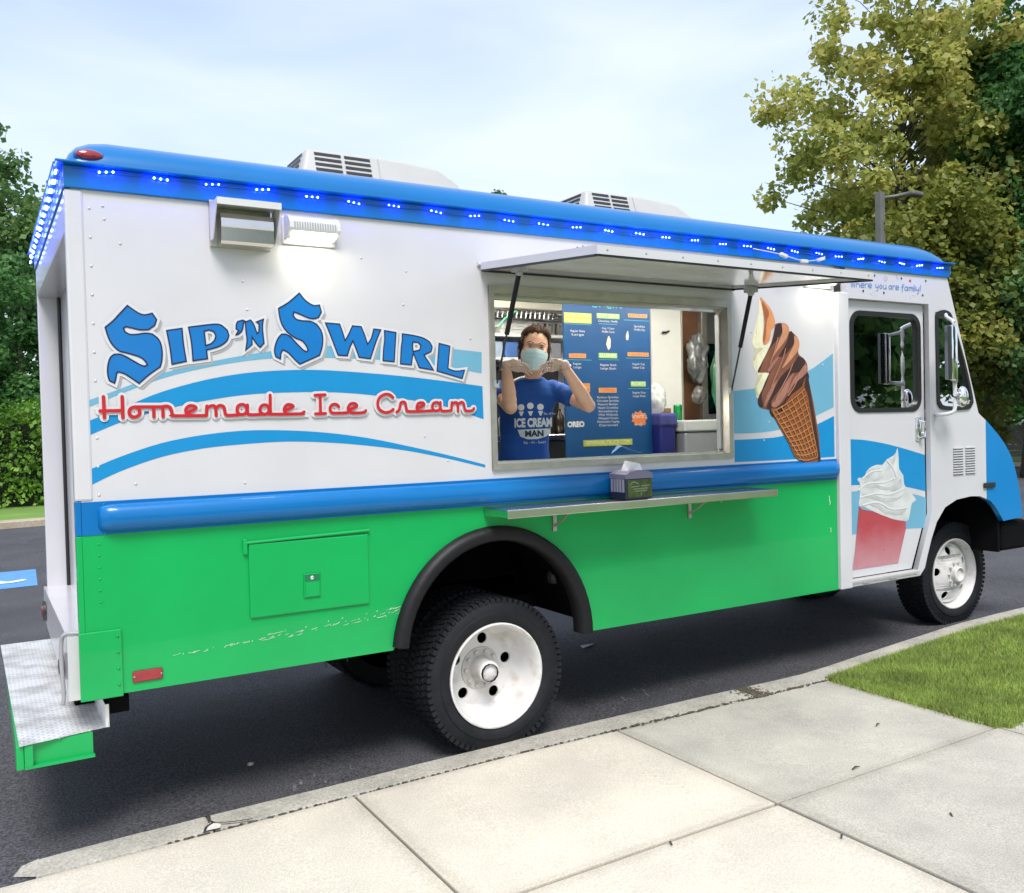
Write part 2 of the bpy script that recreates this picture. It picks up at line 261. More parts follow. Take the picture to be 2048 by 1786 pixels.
RED = [[(0.112,1.9),(0.113,1.81)],[(0.186,1.9),(0.186,1.809)],[(0.097,1.839),(0.186,1.84)],[(0.255,1.832),(0.254,1.826),(0.251,1.82),(0.245,1.815),(0.239,1.812),(0.233,1.811),(0.226,1.812),(0.22,1.815),(0.215,1.82),(0.213,1.826),(0.212,1.833),(0.213,1.839),(0.216,1.845),(0.221,1.85),(0.227,1.853),(0.234,1.854),(0.241,1.853),(0.247,1.85),(0.251,1.845),(0.254,1.839),(0.255,1.832)],[(0.238,1.855),(0.344,1.854)],[(0.312,1.854),(0.312,1.81)],[(0.35,1.845),(0.35,1.81)],[(0.344,1.854),(0.367,1.857),(0.382,1.849),(0.387,1.831),(0.39,1.819),(0.401,1.814),(0.535,1.813)],[(0.454,1.828),(0.489,1.845),(0.483,1.856),(0.461,1.857),(0.447,1.841),(0.451,1.823),(0.469,1.814)],[(0.535,1.813),(0.538,1.856)],[(0.538,1.847),(0.559,1.857),(0.575,1.851),(0.578,1.812)],[(0.578,1.847),(0.595,1.858),(0.613,1.851),(0.618,1.823),(0.628,1.813),(0.677,1.814)],[(0.717,1.838),(0.715,1.831),(0.712,1.824),(0.707,1.819),(0.7,1.816),(0.693,1.815),(0.686,1.816),(0.68,1.819),(0.675,1.825),(0.672,1.831),(0.672,1.839),(0.673,1.846),(0.676,1.853),(0.681,1.858),(0.688,1.861),(0.695,1.862),(0.702,1.861),(0.708,1.857),(0.713,1.852),(0.716,1.845),(0.717,1.838)],[(0.72,1.859),(0.719,1.826),(0.731,1.814),(0.795,1.816)],[(0.82,1.837),(0.818,1.83),(0.815,1.824),(0.81,1.819),(0.804,1.816),(0.797,1.815),(0.791,1.816),(0.785,1.82),(0.78,1.825),(0.777,1.831),(0.776,1.837),(0.778,1.844),(0.781,1.85),(0.786,1.855),(0.792,1.858),(0.799,1.859),(0.805,1.858),(0.811,1.855),(0.816,1.85),(0.819,1.844),(0.82,1.837)],[(0.826,1.904),(0.825,1.826),(0.836,1.815),(0.961,1.815),(0.976,1.817),(0.986,1.824)],[(0.892,1.831),(0.932,1.848),(0.925,1.858),(0.904,1.858),(0.89,1.839),(0.897,1.819)],[(1.041,1.903),(1.092,1.905)],[(1.067,1.903),(1.066,1.815)],[(1.041,1.814),(1.092,1.815)],[(1.159,1.846),(1.15,1.857),(1.13,1.858),(1.115,1.844),(1.117,1.826),(1.133,1.816),(1.203,1.817)],[(1.211,1.831),(1.25,1.848),(1.242,1.861),(1.22,1.86),(1.206,1.841),(1.211,1.825),(1.228,1.816),(1.284,1.817),(1.298,1.827)],[(1.445,1.89),(1.427,1.904),(1.401,1.906),(1.372,1.89),(1.361,1.861),(1.37,1.832),(1.398,1.816),(1.425,1.819),(1.444,1.831)],[(1.462,1.816),(1.477,1.83),(1.487,1.864),(1.509,1.864),(1.516,1.835),(1.532,1.819),(1.663,1.821)],[(1.581,1.837),(1.614,1.85),(1.607,1.863),(1.582,1.859),(1.573,1.839),(1.581,1.823)],[(1.707,1.842),(1.706,1.835),(1.702,1.829),(1.697,1.824),(1.69,1.821),(1.683,1.82),(1.676,1.821),(1.669,1.824),(1.664,1.829),(1.661,1.836),(1.66,1.842),(1.661,1.849),(1.665,1.855),(1.67,1.86),(1.677,1.863),(1.684,1.864),(1.691,1.863),(1.698,1.86),(1.703,1.855),(1.706,1.849),(1.707,1.842)],[(1.708,1.864),(1.708,1.83),(1.725,1.818),(1.77,1.821)],[(1.77,1.821),(1.774,1.863)],[(1.774,1.855),(1.794,1.863),(1.807,1.855),(1.809,1.816)],[(1.807,1.852),(1.829,1.864),(1.843,1.856),(1.848,1.829),(1.859,1.818),(1.891,1.819),(1.904,1.831)]]
CONE = [('cream',[(4.028,2.533),(4.059,2.434),(4.056,2.296),(4.063,2.217),(4.137,2.257),(4.169,2.349),(4.137,2.229),(4.076,2.145),(4.002,2.047),(4.103,2.034),(4.062,1.951),(4.002,1.875),(3.979,1.903),(3.975,1.951),(4.001,2.02),(3.964,2.074),(3.961,2.129),(3.981,2.177),(3.957,2.225),(3.97,2.293),(4.0,2.377),(4.018,2.453)]),('creamshade',[(3.963,2.225),(3.991,2.198),(4.053,2.2),(4.0,2.157),(3.975,2.115),(3.963,2.129),(3.981,2.177)]),('creamshade',[(4.006,2.02),(4.044,2.027),(3.994,1.951),(4.003,1.889),(3.979,1.903),(3.975,1.951)]),('choc',[(4.169,2.359),(4.224,2.368),(4.268,2.363),(4.297,2.318),(4.337,2.305),(4.387,2.257),(4.38,2.172),(4.435,2.137),(4.465,2.095),(4.462,2.037),(4.431,1.987),(4.369,1.951),(4.297,1.881),(4.245,1.839),(4.235,1.811),(4.194,1.772),(4.155,1.797),(4.077,1.802),(4.02,1.813),(3.997,1.847),(4.007,1.889),(4.072,1.979),(4.103,2.041),(4.001,2.04),(4.027,2.089),(4.077,2.159),(4.127,2.236),(4.158,2.32)]),('orange',[(4.033,2.529),(4.085,2.494),(4.132,2.451),(4.165,2.383),(4.159,2.348),(4.129,2.312),(4.113,2.256),(4.064,2.219),(4.05,2.255),(4.066,2.331),(4.068,2.4),(4.05,2.468)]),('rust',[(4.046,2.503),(4.094,2.463),(4.112,2.423),(4.087,2.366),(4.08,2.283),(4.061,2.227),(4.052,2.268),(4.069,2.345),(4.065,2.414)]),('dark',[(4.174,2.352),(4.226,2.366),(4.232,2.316),(4.186,2.259),(4.116,2.201),(4.051,2.117),(4.026,2.061),(4.001,2.04),(4.037,2.103),(4.096,2.18),(4.147,2.271)]),('dark',[(4.307,2.318),(4.337,2.291),(4.335,2.234),(4.284,2.184),(4.233,2.148),(4.183,2.14),(4.133,2.069),(4.094,2.006),(4.072,1.965),(4.031,1.896),(4.044,1.823),(4.01,1.82),(3.997,1.861),(4.032,1.923),(4.092,2.02),(4.163,2.104),(4.204,2.161),(4.265,2.233)]),('dark',[(4.379,2.152),(4.435,2.13),(4.439,2.102),(4.392,2.051),(4.31,2.036),(4.249,1.979),(4.178,1.916),(4.117,1.847),(4.126,1.812),(4.077,1.802),(4.098,1.861),(4.159,1.951),(4.215,2.018),(4.301,2.078),(4.353,2.122)]),('dark',[(4.462,2.045),(4.473,1.994),(4.39,1.958),(4.307,1.895),(4.245,1.839),(4.224,1.79),(4.194,1.772),(4.15,1.798),(4.226,1.846),(4.298,1.923),(4.37,1.994)]),('tan',[(4.226,2.366),(4.278,2.36),(4.295,2.318),(4.256,2.253),(4.185,2.189),(4.134,2.139),(4.165,2.188),(4.196,2.245),(4.232,2.309)]),('tan',[(4.342,2.288),(4.387,2.257),(4.383,2.2),(4.333,2.15),(4.262,2.092),(4.221,2.07),(4.252,2.113),(4.294,2.17),(4.34,2.235)]),('pink',[(4.455,2.095),(4.464,2.052),(4.391,2.001),(4.329,1.965),(4.287,1.916),(4.267,1.909),(4.33,2.001),(4.382,2.044),(4.434,2.094)]),('pink',[(4.21,2.014),(4.17,1.979),(4.129,1.909),(4.068,1.833),(4.049,1.819),(4.069,1.875),(4.13,1.958)]),('pink',[(4.331,2.043),(4.299,1.98),(4.247,1.888),(4.166,1.818),(4.117,1.826),(4.167,1.874),(4.259,1.979)]),('pink',[(4.194,2.147),(4.153,2.097),(4.103,2.048),(4.088,2.055),(4.134,2.111)]),('wafer',[(4.4,1.948),(4.473,1.994),(4.575,1.466),(4.357,1.464),(4.269,1.577),(4.125,1.77),(4.116,1.805),(4.155,1.801),(4.194,1.769),(4.235,1.811),(4.245,1.839),(4.297,1.888)]),('dark',[(4.459,2.045),(4.473,1.994),(4.577,1.466),(4.546,1.464),(4.47,1.865),(4.43,1.944)])]
WAFER = [[(4.128,1.789),(4.198,1.813),(4.276,1.846),(4.355,1.888),(4.429,1.933)],[(4.149,1.761),(4.217,1.782),(4.292,1.811),(4.368,1.85),(4.439,1.892)],[(4.17,1.732),(4.235,1.75),(4.307,1.776),(4.381,1.811),(4.449,1.85)],[(4.191,1.703),(4.254,1.718),(4.323,1.741),(4.394,1.773),(4.46,1.809)],[(4.212,1.674),(4.272,1.686),(4.339,1.705),(4.407,1.734),(4.47,1.767)],[(4.233,1.645),(4.291,1.654),(4.355,1.67),(4.42,1.696),(4.48,1.726)],[(4.254,1.615),(4.309,1.621),(4.371,1.634),(4.433,1.657),(4.49,1.684)],[(4.275,1.586),(4.328,1.589),(4.386,1.599),(4.446,1.618),(4.501,1.642)],[(4.296,1.556),(4.347,1.556),(4.402,1.563),(4.459,1.579),(4.511,1.6)],[(4.318,1.527),(4.366,1.524),(4.418,1.527),(4.472,1.54),(4.521,1.558)],[(4.34,1.497),(4.385,1.491),(4.434,1.492),(4.485,1.501),(4.532,1.516)],[(4.361,1.467),(4.404,1.458),(4.451,1.456),(4.498,1.462),(4.542,1.474)],[(4.129,1.782),(4.183,1.71),(4.246,1.632),(4.314,1.552),(4.375,1.475)],[(4.157,1.796),(4.219,1.724),(4.285,1.644),(4.348,1.559),(4.404,1.477)],[(4.205,1.818),(4.263,1.742),(4.324,1.656),(4.382,1.565),(4.434,1.478)],[(4.253,1.841),(4.307,1.76),(4.363,1.668),(4.417,1.572),(4.464,1.48)],[(4.302,1.864),(4.351,1.778),(4.403,1.68),(4.451,1.579),(4.494,1.482)],[(4.351,1.887),(4.396,1.796),(4.442,1.692),(4.486,1.585),(4.524,1.483)],[(4.401,1.911),(4.441,1.814),(4.483,1.705),(4.516,1.591),(4.542,1.484)]]
TAG = [[(4.918,2.653),(5.149,2.66)],[(5.182,2.66),(5.309,2.661)],[(5.327,2.661),(5.447,2.662)],[(5.47,2.661),(5.704,2.665)]]
CONFETTI = [(5.471,2.739),(5.571,2.727),(5.756,2.738),(5.048,2.624),(5.272,2.623),(5.717,2.629),(5.172,2.74)]
CURLS = [[(5.289,2.748),(5.276,2.731),(5.285,2.713),(5.301,2.712),(5.312,2.727),(5.298,2.742)],[(5.408,2.759),(5.421,2.75),(5.417,2.741),(5.436,2.731)],[(4.859,2.631),(4.88,2.632),(4.891,2.613)],[(5.163,2.628),(5.136,2.624),(5.132,2.61),(5.156,2.602)],[(5.631,2.625),(5.592,2.631),(5.572,2.62),(5.585,2.602)]]
QWIN = [(5.885,2.519),(5.957,2.537),(6.039,2.517),(6.082,2.438),(6.214,2.154),(6.314,1.863),(6.298,1.802),(6.236,1.769),(5.941,1.771),(5.879,1.806),(5.861,1.853),(5.858,2.148),(5.856,2.483)]

# ---------------------------------------------------------------- ground
def g(x): return -.03 + .0145 * (min(max(x, -4), 9) - 2)
def h(x): return float(np.interp(x, [-.3, 2, 4.3, 5.0, 6.0, 9], [.01, .02, .02, .06, .11, .12]))
def speckle(name, base, lo, hi, sp_scale, stain=(1, 1, 1), stain_amt=.3, rough=.9, bump=.4, bscale=220, stain_scale=.9, edge=0.):
    m = bpy.data.materials.new(name); m.use_nodes = True; t = m.node_tree; b = t.nodes['Principled BSDF']; b.inputs['Roughness'].default_value = rough; lk = t.links.new
    tcn = N(t, 'ShaderNodeTexCoord'); n1 = N(t, 'ShaderNodeTexNoise'); n1.inputs['Scale'].default_value = sp_scale; n1.inputs['Detail'].default_value = 3
    r1 = N(t, 'ShaderNodeValToRGB'); r1.color_ramp.elements[0].position = .35; r1.color_ramp.elements[1].position = .68; r1.color_ramp.elements[0].color = (*[c * lo for c in base], 1); r1.color_ramp.elements[1].color = (*[c * hi for c in base], 1)
    n2 = N(t, 'ShaderNodeTexNoise'); n2.inputs['Scale'].default_value = stain_scale; n2.inputs['Detail'].default_value = 6; n2.inputs['Roughness'].default_value = .65
    r2 = N(t, 'ShaderNodeValToRGB'); r2.color_ramp.elements[0].position = .32; r2.color_ramp.elements[1].position = .66; r2.color_ramp.elements[0].color = (*[1 - stain_amt * (1.3 - s * .3) for s in stain], 1); r2.color_ramp.elements[1].color = (1, 1, 1, 1)
    mx = N(t, 'ShaderNodeMixRGB', blend_type='MULTIPLY'); mx.inputs[0].default_value = 1
    for n in (n1, n2): lk(tcn.outputs['Object'], n.inputs['Vector'])
    lk(n1.outputs['Fac'], r1.inputs[0]); lk(n2.outputs['Fac'], r2.inputs[0]); lk(r1.outputs[0], mx.inputs[1]); lk(r2.outputs[0], mx.inputs[2])
    # dark pin-prick grit
    v = N(t, 'ShaderNodeTexVoronoi'); v.inputs['Scale'].default_value = sp_scale * .22; lk(tcn.outputs['Object'], v.inputs['Vector'])
    r3 = N(t, 'ShaderNodeValToRGB'); r3.color_ramp.elements[0].position = .035; r3.color_ramp.elements[1].position = .07; r3.color_ramp.elements[0].color = (.45, .43, .4, 1); r3.color_ramp.elements[1].color = (1, 1, 1, 1)
    m2 = N(t, 'ShaderNodeMixRGB', blend_type='MULTIPLY'); m2.inputs[0].default_value = .7; lk(v.outputs['Distance'], r3.inputs[0]); lk(mx.outputs[0], m2.inputs[1]); lk(r3.outputs[0], m2.inputs[2])
    src = m2.outputs[0]
    if edge:   # grime worked into the slab along its joints
        sp = N(t, 'ShaderNodeSeparateXYZ'); lk(tcn.outputs['Generated'], sp.inputs[0]); last = None
        for ax in ('X', 'Y'):
            a = N(t, 'ShaderNodeMath', operation='PINGPONG'); a.inputs[1].default_value = .5; lk(sp.outputs[ax], a.inputs[0])
            if last is None: last = a
            else:
                mn = N(t, 'ShaderNodeMath', operation='MINIMUM'); lk(last.outputs[0], mn.inputs[0]); lk(a.outputs[0], mn.inputs[1]); last = mn
        ne = N(t, 'ShaderNodeTexNoise'); ne.inputs['Scale'].default_value = 7; ne.inputs['Detail'].default_value = 5; lk(tcn.outputs['Object'], ne.inputs['Vector'])
        sb = N(t, 'ShaderNodeMath', operation='MULTIPLY_ADD'); sb.inputs[1].default_value = -.035; lk(ne.outputs['Fac'], sb.inputs[0]); lk(last.outputs[0], sb.inputs[2])
        re = N(t, 'ShaderNodeValToRGB'); re.color_ramp.elements[0].position = 0; re.color_ramp.elements[0].color = (1 - edge, 1 - edge * 1.05, 1 - edge * 1.15, 1); re.color_ramp.elements[1].position = .03; re.color_ramp.elements[1].color = (1, 1, 1, 1); lk(sb.outputs[0], re.inputs[0])
        m3 = N(t, 'ShaderNodeMixRGB', blend_type='MULTIPLY'); m3.inputs[0].default_value = 1; lk(src, m3.inputs[1]); lk(re.outputs[0], m3.inputs[2]); src = m3.outputs[0]
    lk(src, b.inputs['Base Color'])
    n3 = N(t, 'ShaderNodeTexNoise'); n3.inputs['Scale'].default_value = bscale; n3.inputs['Detail'].default_value = 3; lk(tcn.outputs['Object'], n3.inputs['Vector'])
    bp = N(t, 'ShaderNodeBump'); bp.inputs['Strength'].default_value = bump; bp.inputs['Distance'].default_value = .006; lk(n3.outputs['Fac'], bp.inputs['Height']); lk(bp.outputs[0], b.inputs['Normal'])
    return m
ASPHALT = speckle('asphalt', (.060, .060, .069), .35, 2.1, 85, stain_amt=.42, rough=.85, bump=1., bscale=120, stain_scale=.9)
CONC_L = speckle('concrete_pale', (.60, .55, .465), .82, 1.13, 130, stain=(.6, .75, 1.), stain_amt=.17, bump=.25, bscale=260, stain_scale=1.7, edge=.13)
CONC_G = speckle('concrete_grey', (.46, .435, .38), .80, 1.16, 130, stain=(.7, .8, 1.), stain_amt=.24, bump=.3, bscale=260, stain_scale=2.1, edge=.14)
KERBM = speckle('kerb_concrete', (.44, .42, .365), .78, 1.2, 80, stain_amt=.35, bump=.5, bscale=150, stain_scale=3.5)
TANK = speckle('far_kerb_concrete', (.42, .36, .27), .85, 1.1, 20, stain_amt=.2, bump=.2)
SOIL = speckle('joint_soil', (.10, .085, .06), .5, 1.5, 120, stain_amt=.4, bump=.8)
TURF = mat('turf', (.10, .17, .03), .9, var=.45, vscale=14, bump=.6, bscale=90)
FARTURF = mat('far_turf', (.14, .26, .045), .9, var=.35, vscale=.6, bump=.5, bscale=12)
xs = [-220, -60, -4] + [float(i) for i in range(-3, 10)] + [60, 220]; ys = [-220, -30, -4, 0, 4, 10, 18, 60, 220]
road = pyd('road', [(x, y, g(x)) for x in xs for y in ys], [(i * len(ys) + j, (i + 1) * len(ys) + j, (i + 1) * len(ys) + j + 1, i * len(ys) + j + 1) for i in range(len(xs) - 1) for j in range(len(ys) - 1)], ASPHALT)
tag(road, kind='structure')
def yr(x): return float(np.interp(x, [-.28, -.2, 0, 2.7, 4.6, 7, 40], [.02, .085, .09, .06, -.03, -.02, -.02]))
def yi(x): return float(np.interp(x, [-6, -.34, 2, 3.8, 4.4, 5.7, 40], [-.085, -.09, -.108, -.18, -.21, -.20, -.21]))
def plate(name, xs_, lo, hi, top, bot, m, parent, bev=.006, jit=.0):
    """slab following the ground: lo(x)/hi(x) give its y edges, top(x)/bot(x) its heights"""
    bm = bmesh.new(); rows = []
    for x in xs_:
        a, b = lo(x) + random.uniform(-jit, jit), hi(x) + random.uniform(-jit, jit)
        rows.append([bm.verts.new(p) for p in ((x, a, bot(x)), (x, a, top(x)), (x, b, top(x)), (x, b, bot(x)))])
    for A, B in zip(rows, rows[1:]):
        for k in range(3): bm.faces.new((A[k], B[k], B[k + 1], A[k + 1]))
    bm.faces.new(rows[0]); bm.faces.new(rows[-1][::-1]); bmesh.ops.recalc_face_normals(bm, faces=bm.faces[:])
    if bev:
        es = [e for e in bm.edges if len(e.link_faces) == 2 and e.calc_face_angle(0) > .7]; bmesh.ops.bevel(bm, geom=es, offset=bev, segments=2, affect='EDGES', profile=.6)
    me = bpy.data.meshes.new(name); bm.to_mesh(me); bm.free(); return obj(name, me, m, parent)
sidewalk = empty('sidewalk'); tag(sidewalk, kind='structure')
plate('joint_bed', [-6, -3, 0, 3, 4.36, 6, 9, 12], lambda x: -3.95, lambda x: yi(x) - .004 if x < 4.4 else -1.355, lambda x: g(x) + h(x) - .014, lambda x: g(x) - .1, SOIL, sidewalk, 0)
gap = .0065
XJ1 = [-4.9, -3.4, -1.87, -.36, 1.148, 2.70, 4.37]; XJ2 = XJ1[:] + [5.88, 7.4, 8.92, 10.45, 12]
for r_, (XJ, lo, hi) in enumerate([(XJ1, lambda x: -1.315 - .008 * (x - 1.2), lambda x: yi(x) - .012), (XJ2, lambda x: -2.85, lambda x: -1.330 - .008 * (x - 1.2)), (XJ2, lambda x: -3.93, lambda x: -2.858)]):
    for a, b in zip(XJ, XJ[1:]):
        n = 5; xx = [a + gap + (b - a - 2 * gap) * i / n for i in range(n + 1)]; dz = random.uniform(-.003, .003)
        grey = a > 2.6
        plate('slab', xx, lo, hi, lambda x, d=dz: g(x) + h(x) + d, lambda x: g(x) - .06, CONC_G if grey else CONC_L, sidewalk, .007, .0012)
kerb = empty('kerb'); tag(kerb, kind='structure')
def ks(a, b, n): return [a + (b - a) * i / n for i in range(n + 1)]
for a, b, n in ((-.21, .495, 5), (.50, 3.76, 12), (3.83, 7.4, 14), (7.41, 11, 6), (11.01, 20, 6), (20.01, 60, 5)):
    plate('kerb_stone', ks(a, b, n), yi, yr, lambda x: g(x) + h(x) + .002, lambda x: g(x) - .08, KERBM, kerb, .012, .004)
# broken kerb end and the crack filled with pale mortar
pyd('kerb_stone', [(-.29, -.02, g(-.3) + .004), (-.19, -.10, g(-.2) + .0095), (-.19, .085, g(-.2) + .0095), (-.255, .06, g(-.25) + .006)], [(0, 1, 2, 3)], KERBM, kerb)
pyd('mortar_patch', [(.44, -.095, g(.5) + .024), (.52, -.10, g(.5) + .024), (.53, -.07, g(.5) + .0245), (.50, -.02, g(.5) + .0245), (.485, -.03, g(.5) + .0245)], [(0, 1, 2, 3, 4)], mat('mortar', (.62, .60, .55), .9, var=.2, vscale=30), kerb)
for pts, w in (([(.497, .09), (.502, .04), (.492, .0), (.502, -.03), (.47, -.06), (.452, -.1)], .011), ([(.5, -.03), (.54, -.06), (.60, -.085), (.66, -.1)], .009)):
    V, F = [], []; ribbon(smoothpts(pts), w, 0, False, V, F); pyd('kerb_crack', [(v[0], v[2], g(v[0]) + .0275) for v in V], F, mat('crack', (.035, .03, .024), .95), kerb)
# soil and moss in the gap between the kerb stones and along the joint
soil = bmesh.new()
for k in range(900):
    u = random.random()
    if u < .45: x = random.gauss(3.8, .04); y = random.uniform(-.21, .0)
    elif u < .8: x = random.uniform(2.6, 4.4); y = yi(x) - .008 + random.gauss(0, .008)
    else: x = random.uniform(.3, 2.6); y = yi(x) - .008 + random.gauss(0, .003)
    s_ = random.uniform(.003, .009); bmesh.ops.create_icosphere(soil, subdivisions=1, radius=s_, matrix=Matrix.Translation((x, y, g(x) + h(x) + .002)) @ Matrix.Diagonal((1.3, 1, .5, 1)))
me = bpy.data.meshes.new('joint_debris'); soil.to_mesh(me); soil.free(); d = obj('joint_debris', me, SOIL); tag(d, 'dark soil and moss crumbs along the joint between kerb and slabs', 'debris', kind='stuff')
# small dry twigs and leaves on the slabs, loose grit and paper on the road
for i, (x, y, a, l) in enumerate([(3.9, -.95, .3, .05), (3.3, -1.28, .1, .06), (3.2, -1.85, .8, .035), (2.66, -1.72, .5, .03), (2.05, -1.36, 1.2, .03)]):
    z = g(x) + h(x) + .006; c, s_ = math.cos(a) * l / 2, math.sin(a) * l / 2
    o = MB().tube([(x - c, y - s_, z), (x, y + .004, z + .004), (x + c, y + s_, z)], [.0035, .005, .002], 5).build('dry_twig', mat('twig', (.06, .045, .03), .8), None)
    tag(o, ['dry twig lying on the grey slab below the lawn corner', 'thin dry twig lying beside the long slab joint', 'short curled dry leaf on the grey front slab', 'tiny dry leaf crumb beside the cross joint', 'tiny dark crumb on the pale front slab'][i], 'twig')
tag(pyd('paper_scrap', [(3.62, 1.50, g(3.6) + .006), (3.74, 1.52, g(3.7) + .02), (3.76, 1.57, g(3.7) + .006), (3.63, 1.545, g(3.6) + .018)], [(0, 1, 2, 3)], WVINYL), 'small white paper scrap on the asphalt under the truck', 'litter')
tag(MB().sph((.84, .62, g(.8) + .012), .016, 1, sc=(1.2, 1, .7)).build('pale_pebble', mat('pebble', (.5, .42, .36), .8)), 'pale pebble on the asphalt behind the rear wheel', 'pebble')
# lawn: verge beside the near kerb, grass behind the camera, far verge
lawn = plate('lawn', ks(4.385, 12, 10) + [40], lambda x: -1.36, lambda x: yi(x) - .006, lambda x: g(x) + h(x) + .004, lambda x: g(x) - .1, TURF, None, 0); tag(lawn, kind='structure')
lawn2 = plate('lawn', [-60, -4, 9, 60], lambda x: -70, lambda x: -3.95, lambda x: g(x) + .06, lambda x: g(x) - .1, TURF, None, 0); tag(lawn2, kind='structure')
FV = [(-70, 16.2), (-10, 16.2), (0, 16.2), (10, 16.4), (18, 15.2), (26, 12.8), (40, 7.5), (70, -4)]
def fz(x): return g(x) + .13
vv = [(x, y + .35, fz(x)) for x, y in FV] + [(x * 1.5, 180, fz(x)) for x, y in FV]; n = len(FV)
verge = pyd('far_lawn', vv, [(i, i + 1, n + i + 1, n + i) for i in range(n - 1)], FARTURF); tag(verge, kind='structure')
vv = []
for x, y in FV: vv += [(x, y, g(x) - .02), (x, y, fz(x) - .01), (x, y + .03, fz(x) + .01), (x, y + .36, fz(x) + .012)]
fk = pyd('far_kerb', vv, [(4 * i + k, 4 * i + 4 + k, 4 * i + 5 + k, 4 * i + 1 + k) for i in range(n - 1) for k in range(3)], TANK); tag(fk, kind='structure')
# blue accessible-parking marking
mk = pyd('parking_marking', [(-1.5, 8.1, g(-1.5) + .004), (.215, 8.08, g(.2) + .004), (.27, 9.6, g(.2) + .004), (-1.5, 9.7, g(-1.5) + .004)], [(0, 1, 2, 3)], mat('blue_road_paint', (.09, .26, .55), .8, var=.15, vscale=8)); tag(mk, kind='structure')
V, F = [], []
cc = [(-.72 + .42 * math.cos(R(a)), 8.75 + .40 * math.sin(R(a))) for a in range(120, 381, 20)]
for pts, w in ((cc, .11), ([(-.85, 9.35), (-.8, 8.95), (-.35, 8.9), (-.12, 8.55), (.06, 8.62)], .12), ([(-.83, 9.12), (-.45, 9.1)], .1)): ribbon(smoothpts(pts), w, len(V) * .00002, False, V, F)
pyd('wheelchair_symbol', [(v[0], v[2], g(v[0]) + .008 + v[1]) for v in V], F, mat('white_road_paint', (.75, .75, .74), .8, var=.1), mk)
# chalky scuffs on the road by the kerb
V, F = [], []
for k in range(14):
    x, y = random.choice([(1.05, .22), (1.18, .27), (3.0, .22), (3.3, .3)]); x += random.gauss(0, .09); y += random.gauss(0, .05); l = random.uniform(.02, .08)
    ribbon([(x, y), (x + l * .3, y + l)], random.uniform(.008, .022), 0, False, V, F)
sc = pyd('road_scuff', [(v[0], v[2], g(v[0]) + .003 + .0002 * (i % 7)) for i, v in enumerate(V)], F, mat('scuff', (.13, .13, .135), .9, var=.5, vscale=40)); tag(sc, kind='structure')
# grass blades on the verge
def blades(name, n, fx, hgt, m):
    P = np.array([fx() for _ in range(n)]); a = rng.uniform(0, 2 * np.pi, n); hh = rng.uniform(.35, 1.0, n) ** 1.2 * hgt * 1.25; w = rng.uniform(.0012, .0026, n); ln = rng.uniform(.1, .8, n) * hh; b = rng.uniform(0, 2 * np.pi, n)
    v = np.zeros((n, 3, 3)); v[:, 0] = P; v[:, 1] = P; v[:, 2] = P
    v[:, 0, 0] += np.cos(a) * w; v[:, 0, 1] += np.sin(a) * w; v[:, 1, 0] -= np.cos(a) * w; v[:, 1, 1] -= np.sin(a) * w
    v[:, 2, 0] += np.cos(b) * ln; v[:, 2, 1] += np.sin(b) * ln; v[:, 2, 2] += hh
    me = bpy.data.meshes.new(name); me.vertices.add(n * 3); me.vertices.foreach_set('co', v.ravel()); me.loops.add(n * 3); me.loops.foreach_set('vertex_index', np.arange(n * 3)); me.polygons.add(n); me.polygons.foreach_set('loop_start', np.arange(0, n * 3, 3)); me.update(calc_edges=True); me.validate(); return obj(name, me, m)
GRASS = mat('grass_blade', (1, 1, 1), .75, var=.5, vscale=4, island=[(.14, .24, .035), (.25, .38, .06), (.35, .48, .09), (.48, .52, .16)])
def fedge():
    if rng.random() < .6:
        x = 4.385 + rng.exponential(.9); y = -1.372 + rng.normal(0, .022)
    else: x = 4.38 + rng.normal(0, .022); y = rng.uniform(-1.37, -.25)
    return (x, y, g(x) + h(x) + .001)
def fnear():
    while True:
        x = 4.37 + rng.exponential(1.9); y = rng.uniform(-1.375, -.19)
        if x < 11 and y < yi(x) + .01: return (x, y + rng.normal(0, .006), g(x) + h(x) + .002)
ge = blades('verge_edge_grass', 11000, fedge, .036, GRASS); tag(ge, 'ragged grass tufts along the lawn edge overhanging the slabs', 'grass', kind='stuff')
gr = blades('verge_grass', 170000, fnear, .034, GRASS); tag(gr, 'short mown grass on the verge between kerb and pavement', 'grass', kind='stuff')

# ================================================================ the ice cream truck
W = 2.14                                   # body width; near side is y = 0, rear is x = 0
truck = empty('ice_cream_truck', (0, 0, 0)); tag(truck, 'white, blue and green ice cream truck with open serving hatch, parked at the kerb', 'food truck')
T = truck
# --- near side skin
WX0, WX1, WZ0, WZ1 = 2.012, 3.765, 1.497, 2.488
panel('side_wall', [[(.012, 1.452), (4.742, 1.452), (4.742, 2.79), (.012, 2.79)], [(WX0 + .01, WZ0 + .01), (WX1 - .01, WZ0 + .01), (WX1 - .01, WZ1 - .01), (WX0 + .01, WZ1 - .01)]], 0, .045, WHITE, T)
arch = [(2.018 + .585 * math.cos(R(a)), .555 + .605 * math.sin(R(a))) for a in range(0, 181, 9)]
low = [(.012, 1.31), (.012, .615), (1.415, .615)] + [(x, z) for x, z in arch[::-1] if z > .615] + [(2.603, .545), (4.742, .545), (4.742, 1.31)]
panel('lower_side_panel', [low], 0, .045, GREEN, T)
box('belt_rail', .012, 4.742, -.003, .045, 1.309, 1.453, BLUE, T, .002)
